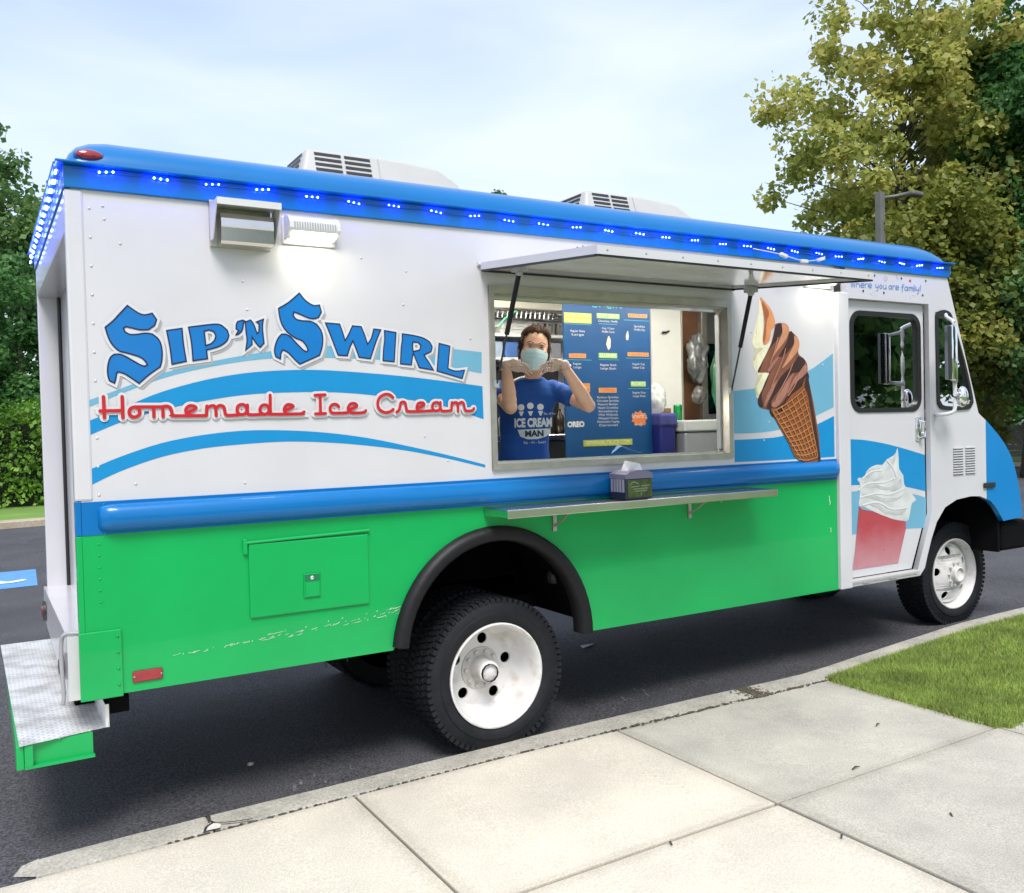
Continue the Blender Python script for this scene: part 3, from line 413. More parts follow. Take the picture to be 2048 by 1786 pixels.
# rounded bulge of the belt rail
prof = [(-.003 - .05 * math.sin(math.pi * k / 12) ** .8, 1.322 + .118 * (1 - math.cos(math.pi * k / 12)) / 2) for k in range(13)]
V, F = [], []; xsb = [(.075, .02), (.08, .45), (.095, .75), (.12, .93), (.16, 1), (1.5, 1), (3, 1), (4.66, 1), (4.70, .96), (4.725, .8), (4.738, .5), (4.742, .05)]
for x, s in xsb: V += [(x, -.003 + (y + .003) * s, 1.381 + (z - 1.381) * (.6 + .4 * s)) for y, z in prof]
F = [(i * 13 + k, (i + 1) * 13 + k, (i + 1) * 13 + k + 1, i * 13 + k + 1) for i in range(len(xsb) - 1) for k in range(12)]
pyd('belt_bulge', V, F, BLUE, T, True)
# rear corner post, door post
box('rear_corner_post', -.012, .06, -.006, .05, 1.4565, 2.775, WHITE, T, .01)
box('rear_corner_post', -.012, .0115, -.001, .05, .62, 1.3085, GREEN, T, .003); box('rear_corner_post', -.012, .0115, -.0025, .05, 1.3095, 1.4555, BLUE, T, .003)
box('door_post', 4.743, 4.862, -.028, .05, .545, 2.60, WHITE, T, .008)
pl = box('corner_plate', -.016, .152, -.012, -.001, .606, .898, GREEN, T, .004)
for z in (.66, .73, .80, .87): MB().sph((.135, -.014, z), .006, 1).build('bolt', GREEN, pl, True)
# rivets (tiny)
b = MB()
for k in range(11): b.sph((.083 + .002 * k % 3 * 0, -.001, 2.70 - .122 * k), .0065, 1, sc=(1, .45, 1))
for x, z in ((.135, 2.715), (.14, 2.66), (.20, 2.56), (.72, 2.43), (.735, 2.30), (.23, 1.52), (.70, 1.50), (1.75, 1.56), (1.62, 1.69), (.45, 2.05), (1.52, 2.36), (1.54, 2.53), (1.3, 2.58), (1.9, 2.2), (4.05, 1.6), (4.1, 1.72), (3.95, 2.3), (4.6, 2.45), (4.62, 2.1), (.95, 2.36), (1.82, 1.82)): b.sph((x, -.001, z), .0065, 1, sc=(1, .45, 1))
tag(b.build('rivets', WHITE, T, True), kind='stuff')
b = MB()
for k in range(9): b.sph((.075, -.001, 1.27 - .05 * k if k < 6 else .9 - .06 * (k - 6)), .0055, 1, sc=(1, .45, 1))
for k in range(5): b.sph((.10, -.003, 1.44 - .032 * k), .004, 1, sc=(1, .5, 1))
tag(b.build('rivets', GREEN, T, True), kind='stuff')
# --- black wheel-arch flare
V, F = [], []
for i, a in enumerate(range(-1, 176, 6)):
    c_, s_ = math.cos(R(a)), math.sin(R(a))
    for rr, yy in ((.655, -.001), (.645, -.045), (.60, -.055), (.575, -.04), (.57, .05)):
        V.append((2.018 + rr * c_ * .935, yy, .555 + rr * s_ * .985))
F = [(i * 5 + k, (i + 1) * 5 + k, (i + 1) * 5 + k + 1, i * 5 + k + 1) for i in range(len(V) // 5 - 1) for k in range(4)]
pyd('wheel_arch_flare', V, F, BLACK, T, True)
# --- cab side skin (door opening, window opening cut out)
QO = QWIN
cab = [(4.862, 2.79), (6.012, 2.79), (6.395, 1.746), (6.487, 1.69), (6.49, 1.066), (6.40, 1.093), (6.28, 1.10), (6.10, 1.085), (5.955, 1.035), (5.85, .93), (5.78, .80), (5.73, .68), (5.70, .60), (5.64, .545), (5.60, .56), (5.79, 1.0), (5.785, 2.568), (4.862, 2.568)]
panel('cab_side', [cab, [((x - 6.06) * .93 + 6.06, (z - 2.14) * .965 + 2.14) for x, z in QWIN]], 0, .04, WHITE, T)
nose = [(6.491, 1.688), (6.56, 1.64), (6.66, 1.565), (6.75, 1.485), (6.83, 1.39), (6.89, 1.27), (6.935, 1.13), (6.965, 1.0), (6.985, .89), (6.71, .875), (6.665, .93), (6.60, 1.0), (6.54, 1.045), (6.491, 1.066)]
panel('nose_side', [nose], -.002, .04, NOSE, T)
# nose front and windscreen, running across the cab
def across(name, pts, m, y0=.04, y1=W - .04, th=.03, rnd=0.):
    V, F = [], []
    ys_ = [y0, y0 + .05, y0 + .2, (y0 + y1) / 2, y1 - .2, y1 - .05, y1]
    offs = [0, rnd * .6, rnd, rnd * 1.2, rnd, rnd * .6, 0]
    for y, o_ in zip(ys_, offs):
        for x, z in pts: V.append((x + o_, y, z))
    n_ = len(pts)
    F = [(i * n_ + k, (i + 1) * n_ + k, (i + 1) * n_ + k + 1, i * n_ + k + 1) for i in range(6) for k in range(n_ - 1)]
    return pyd(name, V, F, m, T, True)
across('nose_front', nose[:9], NOSE, rnd=.05)
NP = across('nose_print', [(6.895, 1.28), (6.94, 1.13), (6.97, 1.0), (6.988, .92)], mat('pink_print', (.62, .30, .34), .3, var=.25, vscale=5), .3, W - .3, rnd=.09)
across('windscreen_frame', [(6.015, 2.79), (6.04, 2.70), (6.10, 2.55)], WHITE, rnd=.04); across('windscreen', [(6.10, 2.55), (6.38, 1.79)], GLASS, rnd=.045); across('cowl', [(6.38, 1.79), (6.40, 1.746), (6.49, 1.69)], WHITE, rnd=.045)
box('front_bumper', 6.75, 7.12, .04, W - .04, .62, .86, CHASSIS, T, .03)
b = MB(); b.box(6.44, 6.585, -.02, -.003, 1.155, 1.195, bev=.006); b.build('side_marker', DARK, T)
# louvred vent
for c0 in (6.06, 6.215):
    for k in range(11):
        z = 1.475 - .0195 * k
        o = MB().box(c0, c0 + .125, -.012, -.0005, z, z + .009, bev=.002).build('vent_louvre', WHITE, T); MB().box(c0 + .004, c0 + .12, -.0035, -.0008, z - .004, z - .0005).build('vent_slot', DARK, o)
# quarter window
QS = [((x - 6.06) * .985 + 6.06, (z - 2.14) * .985 + 2.14) for x, z in QWIN]
qi = [((x - 6.06) * .84 + 6.06, (z - 2.14) * .905 + 2.14) for x, z in QWIN]
qw = panel('quarter_window', [smoothpts(QS, 3, True), smoothpts(qi, 3, True)], -.012, .03, SEAL, T); panel('pane', [smoothpts([((x - 6.06) * .9 + 6.06, (z - 2.14) * .94 + 2.14) for x, z in QWIN], 3, True)], .008, .013, GLASS, qw)
# --- sliding door
def rrect(x0, x1, z0, z1, r, n=6):
    o = []
    for cx, cz, a0 in ((x1 - r, z1 - r, 0), (x0 + r, z1 - r, 90), (x0 + r, z0 + r, 180), (x1 - r, z0 + r, 270)):
        o += [(cx + r * math.cos(R(a0 + 90 * k / n)), cz + r * math.sin(R(a0 + 90 * k / n))) for k in range(n + 1)]
    return o
DY = .042
door = empty('sliding_door'); door.parent = T
dl = [(4.866, .60), (5.60, .60), (5.778, 1.0), (5.776, 2.562), (4.866, 2.562)]
panel('door_skin', [dl, rrect(4.97, 5.715, 1.79, 2.47, .09)], DY, DY + .035, WHITE, door)
panel('window_seal', [rrect(4.948, 5.738, 1.767, 2.493, .105), rrect(4.985, 5.70, 1.80, 2.46, .08)], DY - .008, DY + .03, SEAL, door)
panel('window_pane', [rrect(4.98, 5.705, 1.796, 2.464, .083)], DY + .014, DY + .019, GLASS, door)
V, F = [], []; ribbon([(5.781, 2.565), (5.783, 1.0), (5.605, .592)], .016, DY + .03, False, V, F); pyd('door_gap', V, F, SEAL, door)
hd = MB(); hd.box(5.668, 5.735, DY - .012, DY - .001, 1.55, 1.725, bev=.005); hd.tube([(5.70, DY - .01, 1.70), (5.715, DY - .045, 1.69), (5.72, DY - .05, 1.63), (5.715, DY - .045, 1.58), (5.70, DY - .01, 1.565)], .011, 8); hd.sph((5.75, DY - .012, 1.60), .018, 2, sc=(1, .5, 1)); hd.build('door_handle', CHROME, door, ang=40)
for nm, L_, mm in [('door_swoosh', DOORPRINT[0], SWMID), ('door_swoosh', DOORPRINT[1], SWLIGHT)]: decal(nm, [smoothcorner(L_[1])], DY - .0012, mm, door)
decal('cream_swirl_print', [smoothpts(CREAM, 2, True)], DY - .0022, mat('whipped_cream_print', (.56, .58, .575), .35, var=.18, vscale=9), door)
for k, L_ in enumerate(CREAMFOLD): decal('cream_fold_print', [smoothpts(L_, 3, True)], DY - .0028 - .0002 * k, mat('cream_fold', (.45, .47, .47), .35, var=.16, vscale=14), door)
strokes('cream_ridge_print', [smoothpts(L_) for L_ in [[(5.06, 1.30), (5.16, 1.345), (5.28, 1.35)], [(5.02, 1.22), (5.12, 1.262), (5.3, 1.262), (5.42, 1.288)], [(5.03, 1.165), (5.2, 1.185), (5.36, 1.17), (5.52, 1.205)], [(5.06, 1.11), (5.22, 1.12), (5.38, 1.06), (5.56, 1.06)], [(5.33, 1.42), (5.40, 1.36), (5.44, 1.29)]]], .012, DY - .0045, mat('cream_light', (.64, .655, .65), .3), door)
# milkshake cup: red print paling to pink at the bottom (flat print)
m = bpy.data.materials.new('milkshake_print'); m.use_nodes = True; t = m.node_tree; bs = t.nodes['Principled BSDF']; bs.inputs['Roughness'].default_value = .3
tcn = N(t, 'ShaderNodeTexCoord'); sx = N(t, 'ShaderNodeSeparateXYZ'); mr = N(t, 'ShaderNodeMapRange'); mr.inputs[1].default_value = .58; mr.inputs[2].default_value = 1.05
nn = N(t, 'ShaderNodeTexNoise'); nn.inputs['Scale'].default_value = 9; ad = N(t, 'ShaderNodeMath', operation='MULTIPLY_ADD'); ad.inputs[1].default_value = .35; rp_ = N(t, 'ShaderNodeValToRGB')
rp_.color_ramp.elements[0].color = (.47, .22, .255, 1); rp_.color_ramp.elements[0].position = .38; rp_.color_ramp.elements[1].color = (.38, .05, .066, 1); rp_.color_ramp.elements[1].position = .95
vo = N(t, 'ShaderNodeTexVoronoi'); vo.inputs['Scale'].default_value = 16; r4 = N(t, 'ShaderNodeValToRGB'); r4.color_ramp.elements[0].position = .06; r4.color_ramp.elements[0].color = (.55, .35, .35, 1); r4.color_ramp.elements[1].position = .13; r4.color_ramp.elements[1].color = (1, 1, 1, 1); mu = N(t, 'ShaderNodeMixRGB', blend_type='MULTIPLY'); mu.inputs[0].default_value = .8
lk = t.links.new; lk(tcn.outputs['Object'], sx.inputs[0]); lk(sx.outputs['Z'], mr.inputs[0]); lk(tcn.outputs['Object'], nn.inputs['Vector']); lk(tcn.outputs['Object'], vo.inputs['Vector']); lk(nn.outputs['Fac'], ad.inputs[0]); lk(mr.outputs[0], ad.inputs[2]); lk(ad.outputs[0], rp_.inputs[0]); lk(vo.outputs['Distance'], r4.inputs[0]); lk(rp_.outputs[0], mu.inputs[1]); lk(r4.outputs[0], mu.inputs[2]); lk(mu.outputs[0], bs.inputs['Base Color'])
decal('milkshake_print', [CUP], DY - .0032, m, door)
b = MB(); b.box(4.865, 5.64, -.005, .05, .545, .592, bev=.006); b.build('door_sill', BEIGE, T); b = MB(); b.box(4.88, 5.60, -.009, -.0055, .566, .578); b.box(4.99, 5.06, -.012, -.0095, .562, .58); b.box(5.28, 5.36, -.012, -.0095, .562, .58); b.build('door_track', GREY, T)
# --- mirror assembly
mir = empty('side_mirror'); mir.parent = T
b = MB(); b.tube(smoothpts([(5.86, -.002, 1.745), (5.80, -.06, 1.74), (5.835, -.14, 1.752), (5.85, -.16, 1.80), (5.85, -.16, 2.0), (5.85, -.16, 2.36), (5.85, -.155, 2.42), (5.93, -.05, 2.47), (5.99, 0, 2.50)], 4), .0145, 10); b.build('mirror_arm', WHITE2, mir, True)
b = MB(); b.box(5.705, 5.775, -.24, -.205, 1.985, 2.385, bev=.012); b.build('mirror_housing', CHROME, mir, ang=40); MB().box(5.655, 5.703, -.236, -.209, 1.99, 2.38, bev=.004).build('mirror_glass', mat('mirror_dark', (.16, .17, .18), .1, metal=.8), mir)
MB().tube([(5.78, -.215, 2.37), (5.845, -.165, 2.39)], .012, 8).build('mirror_clamp', GREY, mir); MB().tube([(5.78, -.215, 2.0), (5.845, -.165, 1.985), (5.86, -.155, 1.982)], [.012, .02, .02], 8).build('mirror_clamp', GREY, mir)
b = MB(); b.sph((5.915, -.175, 1.87), .075, 3, sc=(.62, .55, 1.05)); b.tube([(5.86, -.16, 1.90), (5.89, -.17, 1.88)], .01, 6); b.build('convex_mirror', CHROME, mir, True)
# --- far side, front bulkhead, roof underside, floor, chassis
panel('far_wall', [[(.012, .62), (1.42, .62)] + [(x, z) for x, z in arch[::-1] if z > .62] + [(2.64, .55), (5.6, .55), (5.9, 1.05), (6.3, 1.1), (6.49, 1.066), (6.71, .9), (6.98, .89), (6.83, 1.39), (6.49, 1.69), (6.395, 1.746), (6.012, 2.79), (.012, 2.79)], rrect(4.95, 5.7, 1.8, 2.46, .08), rrect(4.35, 4.83, 1.9, 2.5, .03)], W - .04, W, WHITE, T)
panel('far_window_pane', [rrect(4.94, 5.71, 1.79, 2.47, .08)], W - .024, W - .018, GLASS, T); panel('far_window_pane', [rrect(4.34, 4.84, 1.89, 2.51, .03)], W - .024, W - .018, GLASS, T)
box('floor', .13, 1.40, .05, W - .05, .70, .78, GREY, T, .0); box('floor', 1.401, 2.58, .75, W - .75, .70, .78, GREY, T, .0); box('floor', 2.68, 5.6, .05, W - .05, .70, .78, GREY, T, .0); box('ceiling', .13, 6.0, .048, W - .045, 2.765, 2.79, CREAMW, T, 0)
box('chassis_rail', .05, 6.7, .55, .65, .60, .69, CHASSIS, T, .01); box('chassis_rail', .05, 6.7, 1.5, 1.6, .60, .69, CHASSIS, T, .01)
box('underbody', .1, 1.40, .05, W - .05, .645, .695, CHASSIS, T, 0); box('underbody', 1.401, 2.58, .75, W - .75, .645, .695, CHASSIS, T, 0); box('underbody', 2.66, 5.75, .05, W - .05, .645, .695, CHASSIS, T, 0)
for ya, yb in ((.05, .75), (W - .75, W - .05)):
    V, F = [], []
    for a in range(0, 181, 12):
        for y in (ya, yb): V.append((2.02 + .60 * math.cos(R(a)), y, .60 + .585 * math.sin(R(a))))
    k_ = len(V) // 2; F = [(2 * i, 2 * i + 1, 2 * i + 3, 2 * i + 2) for i in range(k_ - 1)] + [tuple(2 * i + (1 if ya < 1 else 0) for i in range(k_))]
    pyd('wheel_house', V, F, CHASSIS, T)
box('wheel_house', 5.66, 6.75, .045, W - .045, 1.125, 1.16, CHASSIS, T, 0); box('wheel_house', 5.62, 6.74, .75, .80, .45, 1.12, CHASSIS, T, 0); box('wheel_house', 5.64, 5.66, .045, .75, .60, 1.12, CHASSIS, T, 0); box('wheel_house', 6.70, 6.73, .042, W - .042, .62, 1.124, CHASSIS, T, 0); panel('wheel_house_lip', [[(6.495, 1.13), (6.495, 1.05), (6.56, 1.02), (6.64, .95), (6.69, .88), (6.95, .88), (6.9, 1.13)]], .041, .05, CHASSIS, T)
box('dashboard', 6.0, 6.4, .06, W - .06, 1.2, 1.72, DARK, T, .03); box('cab_floor', 5.6, 6.3, .8, W - .05, .55, .62, CHASSIS, T, 0)
box('fuel_tank', 3.1, 4.2, 1.62, 2.0, .42, .66, CHASSIS, T, .04); box('step_tank', 3.0, 3.9, .3, .52, .5, .66, CHASSIS, T, .03)
b = MB(); b.lathe([(.05, .12), (.05, W - .12)], 12, (2.04, 0, .37)); b.sph((2.04, 1.07, .37), .17, 2); b.build('rear_axle', CHASSIS, T, True); b = MB(); b.box(6.43, 6.55, .4, W - .4, .37, .47, bev=.02); b.build('front_axle', CHASSIS, T)
box('radiator', 6.55, 6.62, .5, 1.6, .45, 1.1, CHASSIS, T, .01)
# driver seat and wheel seen through the glass
b = MB(); b.box(5.25, 5.7, .75, 1.2, 1.12, 1.25, bev=.04); b.box(5.22, 5.34, .75, 1.2, 1.2, 1.85, bev=.04); b.box(5.4, 5.5, .9, 1.0, .6, 1.15); b.build('driver_seat', DARK, T)
b = MB(); b.tube([(6.05 + .07 * math.cos(R(a)), .97 + .2 * math.cos(R(a + 90)), 1.68 + .16 * math.sin(R(a + 90))) for a in range(0, 361, 20)], .013, 6, cap=False); b.tube([(6.05, .97, 1.68), (6.3, .97, 1.5)], .02, 6); b.build('steering_wheel', DARK, T)
# --- roof
def roofsec(s):   # (y, z) of half the roof profile, s = 0..1 rounding towards the ends
    hp = [(-.012, 0), (-.008, .03), (.012, .07), (.05, .105), (.11, .135), (.22, .152), (.5, .168), (W / 2, .178)]
    k = s ** .5
    full = hp + [(W - y, z) for y, z in hp[-2::-1]]
    return [(W / 2 + (y - W / 2) * (1 - .055 * (1 - k)), 2.878 + z * s) for y, z in full]
V, F = [], []; secs = [(.0, .02), (.004, .3), (.02, .55), (.05, .78), (.10, .93), (.17, 1.), (1.5, 1.), (3., 1.), (4.5, 1.), (5.72, 1.), (5.82, .96), (5.90, .86), (5.96, .70), (6.01, .45), (6.03, .2), (6.035, .02)]
for x, s in secs: V += [(x, y, z) for y, z in roofsec(s)]
nn_ = 15; F = [(i * nn_ + k, (i + 1) * nn_ + k, (i + 1) * nn_ + k + 1, i * nn_ + k + 1) for i in range(len(secs) - 1) for k in range(nn_ - 1)]
pyd('roof', V, F, BLUE, T, True)
b = MB(); b.box(-.014, 6.03, -.014, .03, 2.777, 2.872, bev=.004); b.box(-.016, .03, .031, W + .014, 2.777, 2.872, bev=.004); b.box(.031, 6.03, W - .03, W + .014, 2.777, 2.872, bev=.004); b.box(6.0, 6.05, -.013, W + .013, 2.792, 2.871, bev=.01); b.build('roof_fascia', BLUE, T)
b = MB(); b.box(-.045, 6.05, -.052, .0, 2.8725, 2.8825, bev=.003); b.box(-.050, .02, .001, W + .052, 2.873, 2.883, bev=.003); b.box(.021, 6.05, W, W + .052, 2.8725, 2.8825, bev=.003); b.build('drip_rail', BLUE, T)
o = MB().sph((.09, -.002, 2.925), .05, 3, sc=(1.1, .36, .48)).build('marker_lamp', REDLENS, T, True); o.rotation_euler = (R(-8), 0, 0); o.location = (0, -.405, .028)
MB().sph((.09, .006, 2.925), .056, 3, sc=(1.12, .3, .54)).build('lamp_bezel', BLUE, o, True)
# --- roof air conditioners
def aircon(x0, x1, y0, y1, z0, hgt, cut):
    a = empty('roof_air_conditioner'); a.parent = T
    L_, = (x1 - x0,)
    bm = bmesh.new()
    sec = [(x0 - .07, 0, .0), (x0 + .02, .0, 1.), (x0 + cut, 0, 1.), (x0 + cut + .2, 0, .99), (x1 - .19, 0, .92), (x1 - .07, 0, .66), (x1 - .01, 0, .3), (x1 + .01, 0, .0)]
    rows = []
    for x, _, s in sec:
        zt = z0 + hgt * s; ins = .10 * s
        rows.append([bm.verts.new(p) for p in ((x, y0, z0), (x, y0 + ins, zt * .5 + z0 * .5 if s == 0 else zt), (x, y1 - ins, zt * .5 + z0 * .5 if s == 0 else zt), (x, y1, z0))])
    for A, B in zip(rows, rows[1:]):
        for k in range(3): bm.faces.new((A[k], B[k], B[k + 1], A[k + 1]))
    bm.faces.new(rows[0]); bm.faces.new(rows[-1][::-1]); bmesh.ops.remove_doubles(bm, verts=bm.verts[:], dist=1e-4); bmesh.ops.recalc_face_normals(bm, faces=bm.faces[:])
    es = [e for e in bm.edges if len(e.link_faces) == 2 and e.calc_face_angle(0) > .15]; bmesh.ops.bevel(bm, geom=es, offset=.022, segments=3, affect='EDGES', profile=.5)
    me = bpy.data.meshes.new('shroud'); bm.to_mesh(me); bm.free(); sh = obj('shroud', me, BEIGE, a, True); me.set_sharp_from_angle(angle=R(50))
    # slots on the near face (which leans back) and on the rear face
    lean = .10 / hgt
    for k in range(8):
        f = .14 + k * .105
        for u0, u1 in ((.0, .47), (.53, 1.)):
            wdt = cut - .08; xa, xb = x0 + .06 + wdt * u0, x0 + .06 + wdt * u1; zc = z0 + hgt * f
            y_ = y0 + .10 * f - .003
            pyd('louvre_slot', [(xa, y_ - .0015, zc), (xb, y_ - .0015, zc), (xb, y_ + lean * .02 - .0015, zc + .016), (xa, y_ + lean * .02 - .0015, zc + .016)], [(0, 1, 2, 3)], DARK, a)
        xr = x0 - .07 + .09 * f - .004
        pyd('louvre_slot', [(xr, y0 + .14, zc), (xr, y0 + .42, zc), (xr + .002, y0 + .42, zc + .016), (xr + .002, y0 + .14, zc + .016)], [(0, 1, 2, 3)], DARK, a)
    V, F = [], []
    pyd('seam', [(x0 + cut + .03, y0 + .002, z0 + .02), (x0 + cut + .034, y0 + .002, z0 + .02), (x0 + cut + .034, y0 + .093, z0 + hgt * .96), (x0 + cut + .03, y0 + .093, z0 + hgt * .96)], [(0, 1, 2, 3)], GREY, a)
    return a
aircon(1.29, 2.33, .72, 1.45, 3.045, .305, .42); aircon(3.24, 4.24, .72, 1.45, 3.045, .285, .38)
# --- wheels
def wheel(c, dual, rad=.422, near=True, front=False):
    """c = centre of the outer face; built towards +y"""
    w_ = empty('wheel', c); w_.parent = T
    if not near: w_.rotation_euler = (0, 0, math.pi)
    def tyre(y0):
        b = MB(); tw = .245; r_ = rad
        b.lathe([(.283, y0 + .012), (.30, y0 - .004), (.325, y0 - .012), (.345, y0 - .012), (.349, y0 - .006), (r_ - .03, y0), (r_ - .012, y0 + .016), (r_ - .008, y0 + .03), (r_ - .008, y0 + tw - .03), (r_ - .03, y0 + tw), (.33, y0 + tw + .01), (.283, y0 + tw - .01)], 64)
        for k in range(70):
            a = 2 * math.pi * k / 70
            for y_, da, ln in ((y0 + .0, 0, .05), (y0 + .06, .05, .055), (y0 + .13, .0, .055), (y0 + .195, .05, .05)):
                M_ = Matrix.Rotation(-(a + da), 4, 'Y') @ Matrix.Translation((r_ - .006, y_ + ln / 2, 0)) @ Matrix.Rotation(.35 if y_ > y0 + .03 and y_ < y0 + .15 else 0, 4, 'X')
                b.box(-.012, .006, -ln / 2, ln / 2, -.0125, .0125, M=M_)
            if k % 1 == 0:
                M_ = Matrix.Rotation(-a, 4, 'Y') @ Matrix.Translation((r_ - .026, y0 + .006, 0)); b.box(-.014, .02, -.0045, .01, -.0115, .0115, M=M_)
        return b.build('tyre', TYRE, w_, ang=35)
    tyre(0.0)
    b = MB()
    if not front:
        b.lathe([(.288, .018), (.288, -.004), (.28, -.007), (.272, .0), (.262, .03), (.255, .09), (.245, .15), (.225, .185), (.205, .2)], 56); b.build('rim', RIMW, w_, ang=50)
        hole = [[(.208 * math.cos(R(a)), .208 * math.sin(R(a))) for a in range(0, 360, 6)], [(.12 * math.cos(R(a)), .12 * math.sin(R(a))) for a in range(0, 360, 10)]] + [[(.168 * math.cos(R(q)) + .031 * math.cos(R(a)), .168 * math.sin(R(q)) + .031 * math.sin(R(a))) for a in range(0, 360, 20)] for q in (12, 84, 156, 228, 300)]
        panel('wheel_disc', hole, .198, .21, RIMW, w_)
        b = MB(); b.lathe([(.122, .199), (.118, .19), (.075, .188), (.072, .19), (.062, .17), (.058, .10)], 32); hb = b.build('hub_flange', RIMD, w_, ang=40)
        b = MB(); b.lathe([(.06, .11), (.06, .088), (.052, .082), (.0, .08)], 24); hc = b.build('hub_cap', RIMW, w_, ang=40)
        b = MB()
        for k in range(8):
            a = 2 * math.pi * k / 8 + .2; b.sph((.042 * math.cos(a), .081, .042 * math.sin(a)), .005, 1)
        tag(b.build('cap_bolts', RIMD, w_), kind='stuff')
        for k in range(10):
            a = 2 * math.pi * k / 10; MB().lathe([(.0, .172), (.011, .172), (.012, .188)], 6, (.098 * math.cos(a), 0, .098 * math.sin(a))).build('wheel_nut', RIMD, w_)
        MB().lathe([(.0, .26), (.235, .26), (.24, .5)], 24).build('brake_drum', CHASSIS, w_)
        tyre(.30)
    else:
        b.lathe([(.288, .02), (.288, -.004), (.28, -.007), (.272, .0), (.262, .02), (.258, .06), (.25, .085), (.242, .09)], 56); b.build('rim', RIMW, w_, ang=50)
        V, F = [], []; hole = [[(.243 * math.cos(R(a)), .243 * math.sin(R(a))) for a in range(0, 360, 6)], [(.11 * math.cos(R(a)), .11 * math.sin(R(a))) for a in range(0, 360, 10)]] + [[(.19 * math.cos(R(q)) + .032 * math.cos(R(a)), .19 * math.sin(R(q)) + .032 * math.sin(R(a))) for a in range(0, 360, 20)] for q in (28, 100, 172, 244, 316)]
        dsc = panel('wheel_disc', hole, .06, .07, RIMW, w_)
        for v in dsc.data.vertices:
            r2 = math.hypot(v.co.x, v.co.z); v.co.y += (r2 - .243) / .133 * .062
        b = MB(); b.lathe([(.112, .012), (.11, -.004), (.072, -.008), (.068, -.008), (.062, -.045), (.052, -.05), (.05, -.03), (.0, -.03)], 32); hb = b.build('hub_flange', RIMW, w_, ang=40)
        for k in range(10):
            a = 2 * math.pi * k / 10; MB().lathe([(.0, -.026), (.010, -.026), (.011, -.006)], 6, (.09 * math.cos(a), 0, .09 * math.sin(a))).build('wheel_nut', RIMD, w_)
        MB().lathe([(.0, .13), (.235, .13), (.24, .3)], 24).build('brake_drum', CHASSIS, w_)
    return w_
wheel((2.045, .055, .372), True); wheel((6.49, .28, .437), False, front=True)
wheel((2.045, W - .055, .372), True, near=False); wheel((6.49, W - .28, .437), False, near=False, front=True)
# --- rear end: recessed roller door, ledge, tail lamps, tread step
panel('x', [[(0, 0), (1, 0), (1, 1)]], 0, .1, WHITE) if False else None
box('rear_jamb', -.010, .13, W - .05, W - .001, .62, 2.776, WHITE, T, .006); box('rear_header', -.009, .13, .052, W - .052, 2.60, 2.776, WHITE, T, .006)
rd = box('rear_door', .118, .15, .05, W - .05, .80, 2.60, WHITE, T, .002)
for k, (z0, z1, mm) in enumerate([(1.40, 1.62, SWMID), (1.65, 1.86, SWLIGHT), (2.02, 2.22, SWLIGHT)]):
    V = [(.1165 - .0004 * k, .06, z0), (.1165 - .0004 * k, .5, z0 + .08), (.1165 - .0004 * k, 1.0, z0 + .1), (.1165 - .0004 * k, 1.0, z1 + .1), (.1165 - .0004 * k, .5, z1 + .06), (.1165 - .0004 * k, .06, z1)]
    pyd('rear_door_print', V, [(0, 1, 2, 3, 4, 5)], mm, rd)
b = MB(); b.tube([(.112, .09, 2.50), (.09, .075, 2.40), (.10, .08, 2.30)], .008, 6); b.tube([(.108, W - .07, 2.6), (.108, W - .07, .8)], .012, 6); b.tube([(.10, .062, 2.6), (.10, .062, .8)], .008, 6); b.build('door_latch_rod', DARK, rd)
lg = pyd('rear_ledge', [(-.055, .06, .875), (.13, .06, .875), (.13, W - .02, .80), (-.03, W - .02, .80), (-.055, .06, .60), (.13, .06, .60), (.13, W - .02, .60), (-.03, W - .02, .60)], [(0, 1, 2, 3), (4, 7, 6, 5), (0, 3, 7, 4), (0, 4, 5, 1), (2, 6, 7, 3)], WHITE, T)
for y_, z_ in ((.30, .70), (W - .28, .69)):
    xl = -.055 + .025 * (y_ - .06) / 2.06
    o = MB().lathe([(.062, xl - .004), (.058, xl - .018), (.045, xl - .02)], 24, (0, y_, z_), 'X').build('tail_lamp', DARK, T); MB().lathe([(.046, xl - .018), (.03, xl - .026), (0, xl - .028)], 20, (0, y_, z_), 'X').build('lens', REDLENS if y_ > 1 else CHROME, o, True)
MB().tube(smoothpts([(.0, .07, .885), (-.06, .09, .885), (-.075, .11, .84), (-.075, .12, .72), (-.07, .13, .62), (-.075, .14, .57)], 4), .009, 8).build('hose', GREY, T, True)
# tread plate with raised lozenges (fine relief)
m = bpy.data.materials.new('tread_plate'); m.use_nodes = True; t = m.node_tree; bs = t.nodes['Principled BSDF']; bs.inputs['Metallic'].default_value = .5; bs.inputs['Roughness'].default_value = .42; lk = t.links.new
tcn = N(t, 'ShaderNodeTexCoord'); mp_ = N(t, 'ShaderNodeMapping'); mp_.inputs['Scale'].default_value = (26, 42, 1); br = N(t, 'ShaderNodeTexBrick'); br.inputs['Scale'].default_value = 1; br.inputs['Mortar Size'].default_value = .16; br.inputs['Brick Width'].default_value = 1; br.inputs['Row Height'].default_value = .9; br.inputs['Mortar Smooth'].default_value = .4
br.inputs['Color1'].default_value = (1, 1, 1, 1); br.inputs['Color2'].default_value = (.9, .9, .9, 1); br.inputs['Mortar'].default_value = (.35, .35, .35, 1)
nz_ = N(t, 'ShaderNodeTexNoise'); nz_.inputs['Scale'].default_value = 7; rr_ = N(t, 'ShaderNodeValToRGB'); rr_.color_ramp.elements[0].color = (.55, .54, .52, 1); rr_.color_ramp.elements[1].color = (.9, .9, .89, 1); rr_.color_ramp.elements[0].position = .3; rr_.color_ramp.elements[1].position = .6
